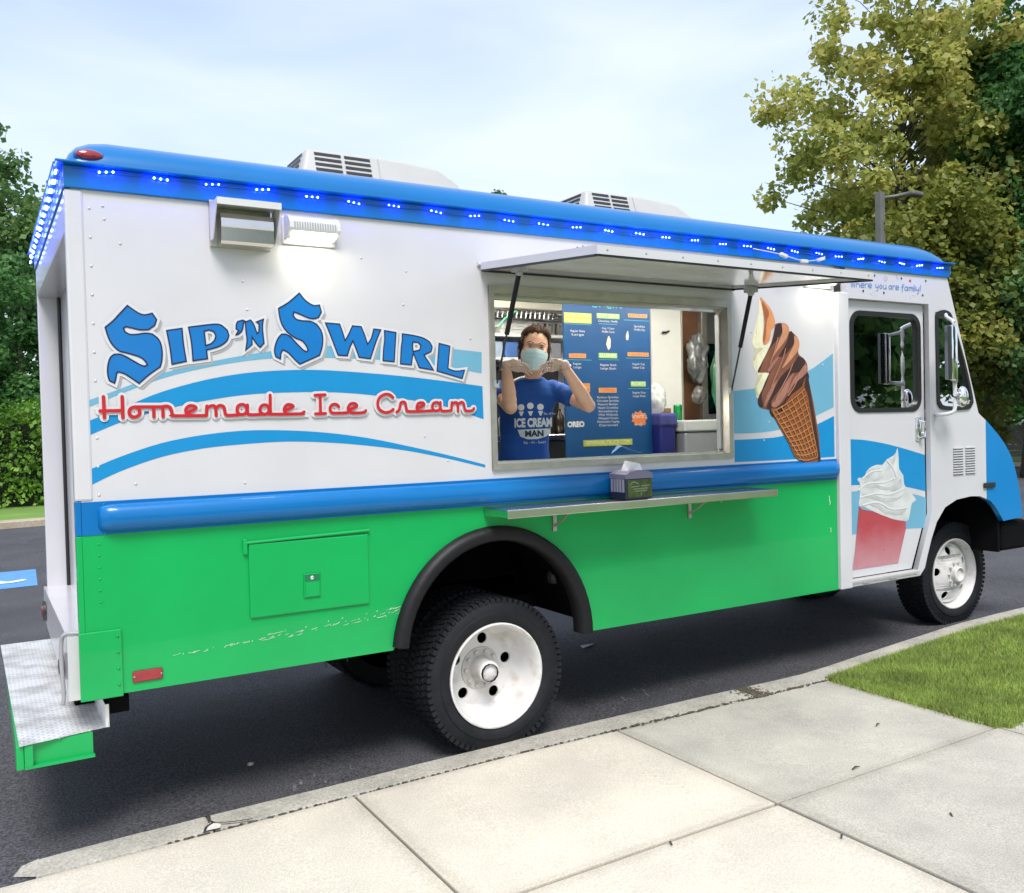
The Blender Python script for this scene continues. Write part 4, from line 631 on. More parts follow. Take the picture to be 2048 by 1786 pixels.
mu = N(t, 'ShaderNodeMixRGB', blend_type='MULTIPLY'); mu.inputs[0].default_value = .35; bp = N(t, 'ShaderNodeBump'); bp.inputs['Strength'].default_value = .7; bp.inputs['Distance'].default_value = .003
lk(tcn.outputs['Object'], mp_.inputs[0]); lk(mp_.outputs[0], br.inputs['Vector']); lk(tcn.outputs['Object'], nz_.inputs['Vector']); lk(nz_.outputs['Fac'], rr_.inputs[0]); lk(rr_.outputs[0], mu.inputs[1]); lk(br.outputs['Color'], mu.inputs[2]); lk(mu.outputs[0], bs.inputs['Base Color']); lk(br.outputs['Color'], bp.inputs['Height']); lk(bp.outputs[0], bs.inputs['Normal'])
TREAD = m
st = empty('rear_step'); st.parent = T
pyd('tread_plate', [(-.25, .005, .46), (.085, .07, .46), (.085, W + .02, .46), (-.275, W + .02, .46), (.085, .07, .56), (.085, W + .02, .56), (.10, .065, .46), (.10, .07, .56)], [(0, 1, 2, 3), (1, 4, 5, 2), (1, 6, 7, 4)], TREAD, st)
b = MB(); b.box(-.262, -.232, .02, W, .355, .457, bev=.006); b.build('step_edge', GREEN, st); b = MB(); b.box(-.231, .03, .045, .062, .365, .456); b.box(-.231, .035, .02, .0445, .355, .366); b.box(-.2315, -.2, .018, .0445, .3665, .456); b.build('step_end_channel', GREEN, st); b = MB(); b.box(-.231, .03, W - .06, W - .04, .365, .456); b.build('step_end_channel', GREEN, st)
b = MB()
for k in range(10): b.sph((-.237 - .0012 * k, .06 + .225 * k, .461), .006, 1, sc=(1, 1, .5))
b.sph((-.10, .035, .461), .006, 1); b.sph((.02, .06, .461), .006, 1)
tag(b.build('step_bolts', RIMD, st, True), kind='stuff')
box('bumper_bracket', .10, .19, .12, .3, .50, .575, CHASSIS, T, .004); box('bumper_bracket', .0, .2, .5, .6, .42, .56, CHASSIS, T, .004)
# --- lower side fittings
ht = empty('access_hatch'); ht.parent = T
MB().box(.705, 1.292, -.012, -.001, .87, 1.215, bev=.005).build('hatch_door', GREEN, ht); b = MB(); b.tube([(.685, -.010, 1.222), (1.30, -.010, 1.234)], .0075, 8); b.box(.68, .70, -.016, -.001, 1.17, 1.24, bev=.003); b.build('hatch_hinge', GREEN, ht)
o = MB().box(.958, 1.042, -.018, -.0125, .935, 1.052, bev=.004).build('paddle_latch', GREEN, ht); MB().box(.962, 1.038, -.0195, -.0182, 1.015, 1.047).build('latch_recess', mat('green_dark', (.003, .16, .05), .4), ht); MB().sph((1.0, -.02, 1.03), .011, 2, sc=(1, .5, 1)).build('lock_barrel', CHROME, ht, True)
MB().box(.965, 1.035, -.0215, -.0183, .94, 1.008, bev=.003).build('latch_handle', GREEN, ht)
o = MB().box(.19, .315, -.010, -.001, .655, .705, bev=.006).build('reflector', REDLENS, T); MB().sph((.197, -.011, .68), .005, 1).sph((.308, -.011, .68), .005, 1).build('screw', ALU, o)
# scraped paint
V, F = [], []; q = 0
for k in range(90):
    u = random.random() ** .8; x = .36 + u * 1.14; z = .745 + .07 * u ** 1.2 + random.choice([0, 0, -.014, .018]) * (u > .35) + random.gauss(0, .002); l = random.choice((.004, .008, .012, .03, .06)) * random.uniform(.5, 1.2) * (1.3 if .3 < u < .6 else .7)
    ribbon([(x, z), (x + l * .5, z + .003 * random.random()), (x + l, z + .006)], random.uniform(.0006, .0022), -.0012 - .00002 * k, False, V, F)
for x, z in ((4.66, 1.20), (4.665, 1.17), (4.67, .98), (3.9, 1.262), (3.95, 1.26), (3.66, 1.25)): ribbon([(x, z), (x + .006, z - .012), (x + .002, z - .03)], .005, -.0013, False, V, F)
tag(pyd('paint_scrape', V, F, mat('bare_primer', (.62, .70, .64), .6, var=.3, vscale=60), T), kind='stuff')
MB().tube([(1.12, .2, .61), (1.13, .2, .53)], .0035, 5).build('hanging_wire', DARK, T); MB().tube([(1.23, .2, .61), (1.245, .2, .54)], .0035, 5).build('hanging_wire', DARK, T)
# --- serving window frame, awning, struts, shelf
fr = panel('window_frame', [[(WX0, WZ0), (WX1, WZ0), (WX1, WZ1), (WX0, WZ1)], [(WX0 + .030, WZ0 + .034), (WX1 - .034, WZ0 + .034), (WX1 - .034, WZ1 - .042), (WX0 + .030, WZ1 - .042)]], -.016, .09, ALU, T)
MB().box(WX0 + .03, WX1 - .03, .05, .075, WZ1 - .066, WZ1 - .043).build('upper_track', STEEL, fr); MB().box(WX0 + .03, WX1 - .03, .03, .088, WZ0 + .0345, WZ0 + .046).build('lower_track', STEEL, fr)
MB().box(WX1 - .048, WX1 - .035, .05, .085, WZ0 + .06, WZ1 - .08).build('jamb', GREY, fr)
aw = empty('awning_hatch'); aw.parent = T
AZ0, AZ1, AY = 2.566, 2.467, -1.05
def awz(y): return AZ0 + (AZ1 - AZ0) * (y / AY)
AWH = mat('awning_enamel', (.80, .81, .80), .09, coat=.3, var=.03)
def slabAw(name, x0, x1, y0, y1, lo, hi, m):
    return pyd(name, [(x, y, awz(y) + z) for x in (x0, x1) for y in (y0, y1) for z in (lo, hi)], [(0, 1, 3, 2), (4, 6, 7, 5), (0, 4, 5, 1), (2, 3, 7, 6), (0, 2, 6, 4), (1, 5, 7, 3)], m, aw)
slabAw('awning_panel', 1.985, 3.765, -1.035, -.02, .006, .034, AWH)
slabAw('edge_channel', 1.965, 3.785, -1.055, -1.034, .0, .038, WHITE); slabAw('edge_channel', 1.965, 1.984, -1.033, -.015, .0, .038, WHITE); slabAw('edge_channel', 3.766, 3.785, -1.033, -.015, .0, .038, WHITE)
slabAw('rubber_seal', 1.97, 3.78, -1.052, -1.036, -.009, -.0005, SEAL); slabAw('rubber_seal', 1.966, 1.982, -1.035, -.02, -.009, -.0005, SEAL); slabAw('rubber_seal', 3.768, 3.784, -1.035, -.02, -.009, -.0005, SEAL); slabAw('rubber_seal', 1.97, 3.78, -.035, -.022, -.012, -.0005, SEAL)
MB().tube([(1.95, -.008, 2.595), (3.80, -.008, 2.595)], .010, 8).build('hinge', WHITE, aw)
b = MB()
for k in range(9): b.sph((2.02 + .215 * k, -1.0555, awz(-1.05) + .02), .006, 1, sc=(1, .5, 1))
tag(b.build('awning_rivets', GREY, aw, True), kind='stuff')
for xt, yt, zt, xb, zb in ((2.06, -.25, 2.52, 2.035, 1.96), (3.735, -.215, 2.51, 3.735, 1.92)):
    sgs = empty('gas_strut'); sgs.parent = T; p, q_ = Vector((xt, yt, zt)), Vector((xb, -.035, zb)); mid = p.lerp(q_, .55)
    MB().tube([p, mid], .0135, 10).build('cylinder', BLACK, sgs, ang=40); MB().tube([mid, q_], .0055, 8).build('rod', DARK, sgs); MB().box(xt - .03, xt + .03, yt - .03, yt + .03, zt + .002, awz(yt) - .001 if awz(yt) > zt + .01 else zt + .03).sph(p, .022, 2).build('end_bracket', GREY, sgs); MB().box(xb - .012, xb + .012, -.04, -.017, zb - .02, zb + .02).build('lower_bracket', GREY, sgs)
sh = empty('serving_shelf'); sh.parent = T
MB().box(1.955, 3.895, -.255, -.0035, 1.258, 1.303, bev=.004).build('shelf_top', STEEL, sh)
for xb in (2.40, 3.393):
    b = MB(); b.box(xb - .012, xb + .012, -.012, -.001, 1.14, 1.257); b.box(xb - .01, xb + .01, -.16, -.012, 1.245, 1.2575); b.tube([(xb, -.012, 1.17), (xb, -.09, 1.21), (xb, -.14, 1.247)], .007, 6); b.build('shelf_bracket', ALU, sh)
# --- wall lamps
def walllamp(x0, lit=10.):
    a = empty('wall_lamp'); a.parent = T
    MB().box(x0, x0 + .26, -.018, -.001, 2.615, 2.745, bev=.006).build('back_plate', WHITE2, a)
    V, F = [], []; pf = [(-.018, 2.74), (-.05, 2.742), (-.085, 2.728), (-.108, 2.70), (-.112, 2.672), (-.108, 2.662)]
    for x in (x0 + .015, x0 + .245): V += [(x, y, z) for y, z in pf]
    n_ = len(pf); F = [(k, k + 1, n_ + k + 1, n_ + k) for k in range(n_ - 1)]
    pyd('cover', V, F, WHITE2, a, True)
    for xx in (x0 + .008, x0 + .236): panel_ = pyd('end_cheek', [(x, y, z) for x in (xx, xx + .016) for y, z in [(-.018, 2.64)] + [(y * 1.03, z + .003) for y, z in pf] + [(-.06, 2.632)]], [tuple(range(8))[::-1], tuple(range(8, 16))] + [(k, (k + 1) % 8, 8 + (k + 1) % 8, 8 + k) for k in range(8)], WHITE2, a)
    for k in range(17):
        x = x0 + .030 + k * .0122; MB().box(x, x + .005, -.1135, -.1065, 2.672, 2.705).build('fin', GREY, a)
    MB().box(x0 + .026, x0 + .234, -.104, -.022, 2.640, 2.657, bev=.003).build('lit_tube', WARM, a)
    ld = bpy.data.lights.new('lamp_light', 'AREA'); ld.shape = 'RECTANGLE'; ld.size = .2; ld.size_y = .06; ld.energy = lit; ld.color = (1., .93, .74); lo = bpy.data.objects.new('lamp_light', ld); COL.objects.link(lo); lo.location = (x0 + .13, -.066, 2.634); lo.rotation_euler = (R(-14), 0, 0); lo.parent = a
walllamp(.905, .42); walllamp(4.44, .6)
# hooded steel dispenser box beside the first lamp
hx = empty('hooded_vent'); hx.parent = T
MB().box(.575, .85, -.02, -.001, 2.575, 2.785, bev=.003).build('back_plate', ALU, hx)
b = MB(); b.box(.575, .86, -.165, -.021, 2.752, 2.762); b.box(.575, .579, -.164, -.021, 2.60, 2.7515); b.box(.856, .860, -.164, -.021, 2.60, 2.7515); b.box(.575, .86, -.169, -.1655, 2.735, 2.765); o = b.build('hood', WHITE2, hx)
for v in o.data.vertices:
    if v.co.z < 2.7: v.co.y = -.021 + (v.co.y + .021) * .35
V, F = [], []; pf = [(-.022, 2.72), (-.085, 2.715), (-.105, 2.69), (-.108, 2.655), (-.104, 2.65), (-.10, 2.59), (-.09, 2.578), (-.022, 2.576)]
for x in (.605, .84): V += [(x, y, z) for y, z in pf]
n_ = len(pf); F = [(k, k + 1, n_ + k + 1, n_ + k) for k in range(n_ - 1)] + [tuple(range(n_))[::-1], tuple(range(n_, 2 * n_))]
pyd('damper', V, F, STEEL, hx)
# --- painted and printed lettering on the side (flat print)
for k, (c_, L_) in enumerate(SWOOSH): decal('swoosh_print', [smoothcorner(L_)], -.0010, SWLIGHT if c_ == 'light' else SWMID, T)
for lp in LETTERS:
    lp = [smoothcorner(L_, 30, 3) for L_ in lp]
    le = decal('letter', lp, -.0052, LETBLUE, T)
    V, F = [], []
    for L_ in lp: ribbon([(x + .013, z - .014) for x, z in L_], .022, -.0015, True, V, F)
    pyd('drop_shadow', V, F, SHADOWV, le); decal('shadow_fill', [[(x + .013, z - .014) for x, z in L_] for L_ in lp], -.0027, SHADOWV, le)
    V, F = [], []
    for k, L_ in enumerate(lp): ribbon(L_, .030, -.0034 - .0005 * k, True, V, F)
    pyd('white_border', V, F, WVINYL, le)
    V, F = [], []
    for k, L_ in enumerate(lp): ribbon(L_, .0062, -.0058 - .0006 * k, True, V, F)
    pyd('navy_outline', V, F, NAVY, le)
RS = [smoothpts(l, 4) if len(l) > 2 else l for l in RED]
hm = empty('homemade_ice_cream_lettering'); hm.parent = T
strokes('white_border', RS, .037, -.0060, WVINYL, hm, step=.00012); strokes('red_stroke', RS, .0145, -.0120, REDV, hm, step=.00015)
CM = {'cream': (.72, .70, .50), 'creamshade': (.52, .50, .32), 'choc': (.19, .072, .045), 'orange': (.62, .25, .10), 'rust': (.34, .10, .04), 'dark': (.040, .018, .016), 'tan': (.50, .23, .12), 'pink': (.33, .15, .11), 'wafer': (.22, .068, .022)}
cn = empty('cone_picture'); cn.parent = T
CONE = [c for c in CONE if c[0] == 'cream'] + [('dark', [(4.10, 1.80), (4.2, 1.84), (4.32, 1.95), (4.40, 2.02), (4.445, 2.0), (4.43, 1.88), (4.3, 1.78), (4.15, 1.74)])] + [c for c in CONE if c[0] != 'cream']
for k, (c_, L_) in enumerate(CONE): decal({'cream': 'vanilla_print', 'wafer': 'wafer_print'}.get(c_, 'chocolate_print'), [smoothpts(L_, 3, True)], -.0020 - .0002 * k, mat('print_' + c_, CM[c_], .35, var=.14, vscale=18), cn)
strokes('gloss_highlight', [smoothpts(l) for l in [[(4.185, 2.27), (4.155, 2.19), (4.11, 2.10)], [(4.255, 2.20), (4.22, 2.12), (4.165, 2.03), (4.12, 1.95)], [(4.32, 2.10), (4.27, 2.02), (4.20, 1.93), (4.155, 1.86)], [(4.385, 2.03), (4.33, 1.95), (4.27, 1.89)]]], .007, -.0078, mat('print_gloss', (.40, .19, .115), .3), cn); strokes('gloss_highlight', [smoothpts(l) for l in [[(4.02, 2.40), (4.0, 2.31), (3.985, 2.23)], [(4.005, 2.15), (3.99, 2.08)]]], .009, -.0078, mat('print_cream_gloss', (.76, .745, .58), .3), cn)
strokes('wafer_grid', [smoothpts(l) for l in WAFER], .0085, -.0085, mat('print_wafer_ridge', (.42, .17, .055), .35, var=.2, vscale=30), cn, step=.00008)
strokes('wafer_grid_shade', [[(x + .006, z - .006) for x, z in smoothpts(l)] for l in WAFER], .004, -.0068, mat('print_wafer_dark', (.075, .02, .008), .4), cn, step=.00006)
# single-stroke lettering for the tagline
SF = {'W': [[(0, 1.5), (.22, 0), (.5, 1.1), (.78, 0), (1, 1.5)]], 'h': [[(0, 1.6), (0, 0)], [(0, .6), (.35, 1), (.7, .7), (.75, 0)]], 'e': [[(0, .5), (.75, .55), (.6, 1), (.2, .95), (0, .5), (.2, .05), (.75, .1)]], 'r': [[(0, 1), (.05, 0)], [(.03, .6), (.3, 1), (.6, .95)]], 'y': [[(0, 1), (.05, .4), (.35, .2), (.65, .5)], [(.7, 1), (.6, -.3), (.2, -.7)]], 'o': [[(.35, 1), (0, .5), (.35, 0), (.7, .5), (.35, 1)]], 'u': [[(0, 1), (.05, .2), (.35, 0), (.65, .3), (.7, 1)], [(.7, .5), (.75, 0)]], 'a': [[(.65, .8), (.3, 1), (0, .5), (.3, 0), (.65, .4)], [(.68, 1), (.72, 0)]], 'f': [[(.6, 1.5), (.3, 1.5), (.2, 1), (.15, -.5)], [(0, .9), (.5, .95)]], 'm': [[(0, 1), (0, 0)], [(0, .6), (.25, 1), (.42, .7), (.42, 0)], [(.42, .6), (.65, 1), (.85, .7), (.85, 0)]], 'i': [[(0, 1), (0, 0)], [(0, 1.35), (.02, 1.4)]], 'l': [[(0, 1.5), (0, 0)]], '!': [[(.1, 1.6), (0, .4)], [(0, .05), (.01, .08)]]}
WD = {'W': 1.25, 'm': 1.1, 'i': .25, 'l': .25, 'r': .75, '!': .3, 'f': .7}
tg = empty('tagline_lettering'); tg.parent = T; lines = []
for word, ((xa, za), (xb, zb)) in zip(('Where', 'you', 'are', 'family!'), TAG):
    tot = sum(WD.get(c, 1.) for c in word); u = 0
    for c in word:
        for l in SF[c]: lines.append([(xa + (xb - xa) * (u + px) / tot, za + (zb - za) * u / tot - .008 + .028 * pz) for px, pz in (smoothpts(l, 3) if len(l) > 2 else l)])
        u += WD.get(c, 1.)
strokes('blue_stroke', lines, .0055, -.002, mat('tag_blue', (.06, .22, .52), .35), tg, step=.00004)
for k, (x, z) in enumerate(CONFETTI): decal('confetti_dot', [[(x + .009 * math.cos(R(a)) * (1.4 if k == 1 and a % 72 == 0 else 1), z + .009 * math.sin(R(a)) * (1.4 if k == 1 and a % 72 == 0 else 1)) for a in range(0, 360, 36)]], -.0015, REDV if k == 1 else NAVY, tg)
strokes('confetti_curl', [smoothpts(l) for l in CURLS[:2]], .004, -.0015, SHADOWV, tg); strokes('confetti_curl', [smoothpts(l) for l in CURLS[2:]], .005, -.0017, mat('pale_curl', (.62, .68, .74), .4), tg)
strokes('faded_lettering', [[(2.598, 2.733), (2.603, 2.737)]] + [[(2.638 + .0125 * k, 2.724), (2.640 + .0125 * k, 2.748 - .006 * (k % 3))] for k in range(8)], .0065, -.0016, NAVY, T)
# --- blue LED string under the drip rail (lit)
ls = empty('led_string'); ls.parent = T
b = MB(); b.tube([(.02 + .2 * k, -.022, 2.862 - .008 * (k % 2) - .022 * min(1, k * .2 / 2.4)) for k in range(31)], .0022, 5); b.build('wire', BLUE, ls)
LEDM = None
def led_module():
    b = MB(); b.box(-.036, .036, -.002, .002, -.004, .004, mi=0, bev=.001)
    for dx in (-.027, 0, .027): b.sph((dx, -.012, -.002), .0052, 1, mi=1)
    return b.build('led_module', [BLUE, ONYX], ls)
proto = led_module(); first = True
def place_led(x, y, z, rz, ry=0.):
    global first
    o = proto if first else proto.copy()
    if not first: COL.objects.link(o)
    first = False; o.location = (x, y, z); o.rotation_euler = (0, ry, rz); o.parent = ls
for k in range(27): place_led(.16 + .2195 * k + random.uniform(-.015, .015), -.024, 2.858 - .016 * min(1, .2195 * k / 1.5) + random.uniform(-.006, .004), random.uniform(-.12, .12), random.uniform(-.14, .14))
for k in range(13): place_led(-.024, .06 + .17 * k, 2.856, R(-90)); place_led(-.024, .12 + .17 * k, 2.828, R(-90))
for k, (x, z, r_) in enumerate([(3.55, 2.79, -.25), (3.74, 2.765, 0), (3.90, 2.79, .25)]):
    o = MB().box(-.03, .03, -.012, .012, -.011, .011, bev=.004).build('spare_module', WHITE2, ls); o.location = (x + .6, -.10, z); o.rotation_euler = (0, -r_, 0)
MB().tube(smoothpts([(3.95, -.03, 2.83), (4.12, -.10, 2.795), (4.34, -.10, 2.768), (4.52, -.10, 2.795), (4.62, -.03, 2.83)], 4), .003, 6).build('drooping_wire', WHITE2, ls)

# ================================================================ things inside and on the truck
BOARD = mat('menu_blue', (.003, .056, .175), .35, var=.12, vscale=5)
mb = empty('menu_board', (3.48, .9, 1.45)); tag(mb, 'tall blue menu board with yellow and orange headings behind the serving window', 'menu board')
def mbp(o): o.parent = mb; o.matrix_parent_inverse = Matrix.Translation((-3.48, -.9, -1.45)); return o
mbp(box('board', 3.105, 3.86, .9, .915, 1.40, 2.615, BOARD, None, .003))
YG, OG, GN = mat('tag_yellow', (.34, .38, .06), .5), mat('tag_orange', (.46, .24, .075), .5), mat('tag_green', (.22, .40, .16), .5); RD, DG = mat('tag_red', (.5, .05, .03), .5), mat('tag_dkgreen', (.60, .62, .35), .5)
CY, PW = mat('menu_cyan', (.06, .30, .42), .5), mat('menu_white', (.50, .50, .52), .5)
HD = [(3.108, 2.429, 3.338, 2.50, YG, ['HAND DIPPED', 'MILKSHAKES'], DG), (3.383, 2.470, 3.582, 2.506, GN, ['SOFT SERVE'], DG), (3.659, 2.487, 3.831, 2.514, OG, ['EXTRAS'], RD), (3.142, 2.19, 3.284, 2.22, OG, ['SUNDAES'], RD), (3.393, 2.193, 3.554, 2.229, GN, ['SLUSHES'], DG), (3.648, 2.210, 3.84, 2.239, OG, ['ITALIAN ICE'], RD), (3.19, 1.955, 3.312, 2.016, OG, ['CANDY', 'MIX INS'], RD), (3.388, 1.95, 3.542, 1.985, OG, ['TOPPINGS'], RD), (3.671, 1.994, 3.808, 2.031, GN, ['FLOATS'], DG), (3.247, 1.578, 3.673, 1.622, YG, ['SIPNSWIRLTRUCK.COM'], DG)]
for x0, z0, x1, z1, mm, tx, tm in HD:
    o = mbp(box('heading_tag', x0, x1, .8965, .8985, z0, z1, mm, None, 0))
    n_ = len(tx); hh = (z1 - z0) / n_
    mbp(joinmesh('heading_lettering', [textmesh(s, hh * .95, (x0 + x1) / 2, z1 - hh * (k + .5), .8955, fit=(x1 - x0) * .88) for k, s in enumerate(tx)], tm, None))
ML = [(3.22, 2.375, ['Regular Shake', 'Large'], .12), (3.48, 2.452, ['Chocolate, Vanilla'], .17), (3.48, 2.402, ['Cup / Cone', 'Waffle Cone'], .11), (3.76, 2.425, ['Sprinkles', 'Waffle Dip'], .10), (3.21, 2.15, ['Regular', 'Large'], .07), (3.475, 2.145, ['Regular Slush', 'Large Slush'], .14), (3.745, 2.155, ['Regular Cup', 'Large Cup'], .11), (3.745, 1.95, ['Regular Float', 'Large Float'], .12), (3.465, 1.918, ['Rainbow Sprinkles', 'Chocolate Sprinkles', 'Peanut Butter', 'Heath Crumbles', 'Strawberry', 'Wet Walnuts', 'Whipped Cream', 'Marshmallow Topping', 'Caramel'], .19)]
for cx, cz, tx, wd in ML: mbp(joinmesh('menu_lettering', [textmesh(s, .021, cx, cz - .0245 * k, .8975, fit=wd * (.75 + .25 * (len(s) / max(map(len, tx))))) for k, s in enumerate(tx)], PW, None))
for x0, x1, z in ((3.11, 3.335, 2.42), (3.62, 3.85, 2.465), (3.11, 3.33, 2.175), (3.39, 3.57, 2.18), (3.63, 3.85, 2.195), (3.65, 3.84, 1.978), (3.40, 3.56, 2.43)): mbp(box('rule_line', x0, x1, .8972, .8985, z, z + .0035, CY, None, 0))
o = strokes('script_title', [smoothpts(l) for l in [[(3.345, 2.562), (3.37, 2.58), (3.35, 2.55), (3.38, 2.547)], [(3.385, 2.568), (3.385, 2.55), (3.395, 2.567), (3.41, 2.55), (3.42, 2.565)], [(3.445, 2.568), (3.45, 2.56)], [(3.475, 2.56), (3.50, 2.58), (3.478, 2.55), (3.505, 2.545), (3.52, 2.566), (3.53, 2.55), (3.545, 2.566), (3.555, 2.55), (3.575, 2.566), (3.59, 2.55), (3.62, 2.56)]]], .008, .8965, CY, None); mbp(o)
mbp(joinmesh('biscuit_logo', [textmesh('OREO', .05, 3.187, 1.732, .8965, fit=.142, bold=.003)], PW, None)).rotation_euler = (0, 0, 0)
st_ = [(3.742 + (.078 if k % 2 == 0 else .055) * math.cos(2 * math.pi * k / 18), 1.765 + (.06 if k % 2 == 0 else .043) * math.sin(2 * math.pi * k / 18)) for k in range(18)]
mbp(decal('badge', [st_], .8968, mat('badge_orange', (.62, .17, .04), .5, var=.2, vscale=20), None)); mbp(joinmesh('badge_lettering', [textmesh("Sherb's", .05, 3.742, 1.782, .8955, fit=.135), textmesh('Root Beer', .024, 3.745, 1.722, .8955, fit=.10)], PW, None))
mbp(decal('cone_icon', [[(3.46, 2.29), (3.475, 2.34), (3.485, 2.35), (3.50, 2.325), (3.497, 2.27), (3.478, 2.248)]], .8968, mat('icon_cream', (.6, .5, .38), .5, var=.3, vscale=50), None)); mbp(decal('sundae_icon', [[(3.635, 2.35), (3.648, 2.385), (3.655, 2.39), (3.66, 2.35), (3.655, 2.325), (3.64, 2.325)]], .8968, mat('icon_grey', (.5, .52, .55), .5, var=.2), None))
def thing1(o, label, cat, group=None): tag(o, label, cat, group); return o
# fittings that belong to the truck interior, plus added fill panels
box('partition', 4.20, 4.505, 1.30, 1.34, .78, 2.765, CREAMW, T, .004); MB().tube([(4.30, 1.285, 2.44), (4.33, 1.27, 2.44), (4.36, 1.275, 2.45)], .008, 6).build('coat_hook', DARK, T)
box('wood_panel', 4.507, 4.715, 1.335, 1.36, .78, 2.765, mat('brown_wood', (.13, .058, .026), .55, var=.35, vscale=8), T, .003)
box('aluminium_post', 4.716, 4.775, 1.29, 1.35, .78, 2.765, ALU, T, .004); box('aluminium_post', 4.50, 4.512, 1.285, 1.299, .78, 2.765, ALU, T, .002); box('aluminium_post', 4.955, 5.02, 1.24, 1.36, .78, 2.765, GREY, T, .004)
box('back_cabinet', 2.2, 4.1, W - .34, W - .05, 2.645, 2.762, mat('cabinet_cream', (.80, .76, .64), .4, var=.04), T, .01)
box('ceiling_fill_light', 2.3, 3.1, 1.2, 1.5, 2.745, 2.763, mat('ceiling_fill_glow', (.9, .9, .85), .4, emit=(1, .95, .82), estr=10.), T, .004); box('ceiling_fill_light', 3.7, 4.6, .35, .6, 2.745, 2.763, mat('ceiling_fill_glow', (.9, .9, .85), .4, emit=(1, .95, .82), estr=10.), T, .004); box('ceiling_fill_light', 2.5, 3.5, .25, .5, 2.745, 2.763, mat('ceiling_fill_glow', (.9, .9, .85), .4, emit=(1, .95, .82), estr=10.), T, .004)  # glowing panels added under the ceiling as fill to brighten the interior
box('back_counter', 1.2, 4.1, W - .55, W - .05, 1.62, 1.66, STEEL, T, .004); box('back_cupboard', 1.2, 4.1, W - .53, W - .05, .79, 1.618, mat('cupboard_dark', (.03, .03, .035), .4), T, .004)
# wire shelf with tubs
ws = empty('wire_shelf', (2.9, W - .2, 2.1)); tag(ws, 'chrome wire shelf on the back wall behind the worker', 'shelf')
def loc(o, e): o.parent = e; o.matrix_parent_inverse = Matrix.Translation(-e.location); return o
b = MB()
for k in range(9): b.tube([(2.35, W - .36 + .035 * k, 2.625), (4.05, W - .36 + .035 * k, 2.625)], .004, 5)
for k in range(40): b.tube([(2.36 + .042 * k, W - .37, 2.62), (2.372 + .042 * k, W - .37, 2.56), (2.384 + .042 * k, W - .37, 2.62)], .003, 4)
b.tube([(2.35, W - .37, 2.56), (4.05, W - .37, 2.56)], .005, 5); loc(b.build('wire_rack', CHROME, ws), ws)
loc(box('shelf_board', 2.3, 4.08, W - .38, W - .06, 2.42, 2.445, WHITE2, None, .003), ws); loc(box('shelf_board', 2.3, 4.08, W - .38, W - .06, 2.24, 2.262, WHITE2, None, .003), ws)
for k in range(5):
    x = 3.50 + .105 * k
    o = MB().lathe([(0, 0), (.032, 0), (.04, .095), (.042, .097), (.0, .097)], 16, (x, W - .28, 2.446), 'Z').build('metal_cup', STEEL, None, True); thing1(o, 'tall steel mixing cup in the row on the upper shelf', 'cup', 'steel cups on the shelf')
for k, (x, c_) in enumerate([(2.75, (.06, .14, .36)), (2.96, (.25, .32, .42)), (3.17, (.05, .13, .36)), (3.50, (.32, .33, .38))]):
    o = MB().box(x, x + .19, W - .34, W - .12, 2.263, 2.385, bev=.01).build('storage_tub', mat('tub_%d' % k, c_, .4, var=.2, vscale=12), None); thing1(o, ['dark blue storage tub on the lower shelf', 'pale grey-blue storage tub on the lower shelf', 'bright blue storage tub on the lower shelf', 'grey storage tub on the lower shelf'][k], 'tub')
for k in range(8):
    x = 2.9 + .13 * k
    o = MB().lathe([(0, 0), (.04, 0), (.042, .13), (.015, .17), (.015, .2), (0, .2)], 14, (x, W - .3, 1.661), 'Z').build('syrup_bottle', mat('syrup_%d' % (k % 3), ((.03, .02, .015), (.22, .06, .03), (.5, .5, .45))[k % 3], .25), None, True); thing1(o, ['dark', 'amber', 'pale'][k % 3] + ' syrup bottle standing on the back counter', 'bottle', 'syrup bottles on the back counter')
o = MB().box(2.95, 3.75, W - .20, W - .06, 1.661, 2.20, bev=.01).build('mixer_box', DARK, None); thing1(o, 'black boxy machine on the back counter behind the worker', 'machine')
for k, x in enumerate((2.75, 3.12)):
    o = MB().box(x, x + .32, W - .35, W - .1, 2.446, 2.478, bev=.006).box(x + .02, x + .30, W - .34, W - .11, 2.479, 2.51, bev=.006).build('tray_stack', mat('tray_grey', (.42, .43, .42), .4, var=.15, vscale=10), None); thing1(o, ['stacked grey trays on the upper shelf at its end', 'stacked grey trays on the upper shelf beside the steel cups'][k], 'trays')
MB().tube(smoothpts([(2.99, 1.6, 2.47), (3.08, 1.62, 2.55), (3.18, 1.64, 2.60)]), .006, 6).build('green_cord', mat('green_cord', (.05, .4, .2), .5), T)
# freezer, bin, can, bags
fz_ = empty('chest_freezer', (4.5, 1.0, .78)); tag(fz_, 'grey steel chest freezer inside the serving window', 'freezer')
loc(box('cabinet', 4.05, 4.74, .76, 1.24, .785, 1.655, mat('freezer_steel', (.55, .57, .60), .3, metal=.7, var=.06), None, .015), fz_); loc(box('lid', 4.04, 4.75, .75, 1.245, 1.66, 1.745, mat('freezer_lid', (.50, .52, .52), .4, var=.05), None, .012), fz_); loc(MB().tube(smoothpts([(4.50, .74, 1.50), (4.42, .735, 1.42), (4.36, .735, 1.25)]), .008, 6).build('power_cord', DARK), fz_)
o = MB().lathe([(0, 0), (.03, 0), (.033, .008), (.033, .108), (.029, .118), (.027, .12), (0, .118)], 20, (4.28, 1.10, 1.746), 'Z').build('soda_can', mat('green_can', (.02, .35, .10), .25, metal=.6, var=.5, vscale=18), None, True); thing1(o, 'green drinks can standing on the freezer lid', 'can')
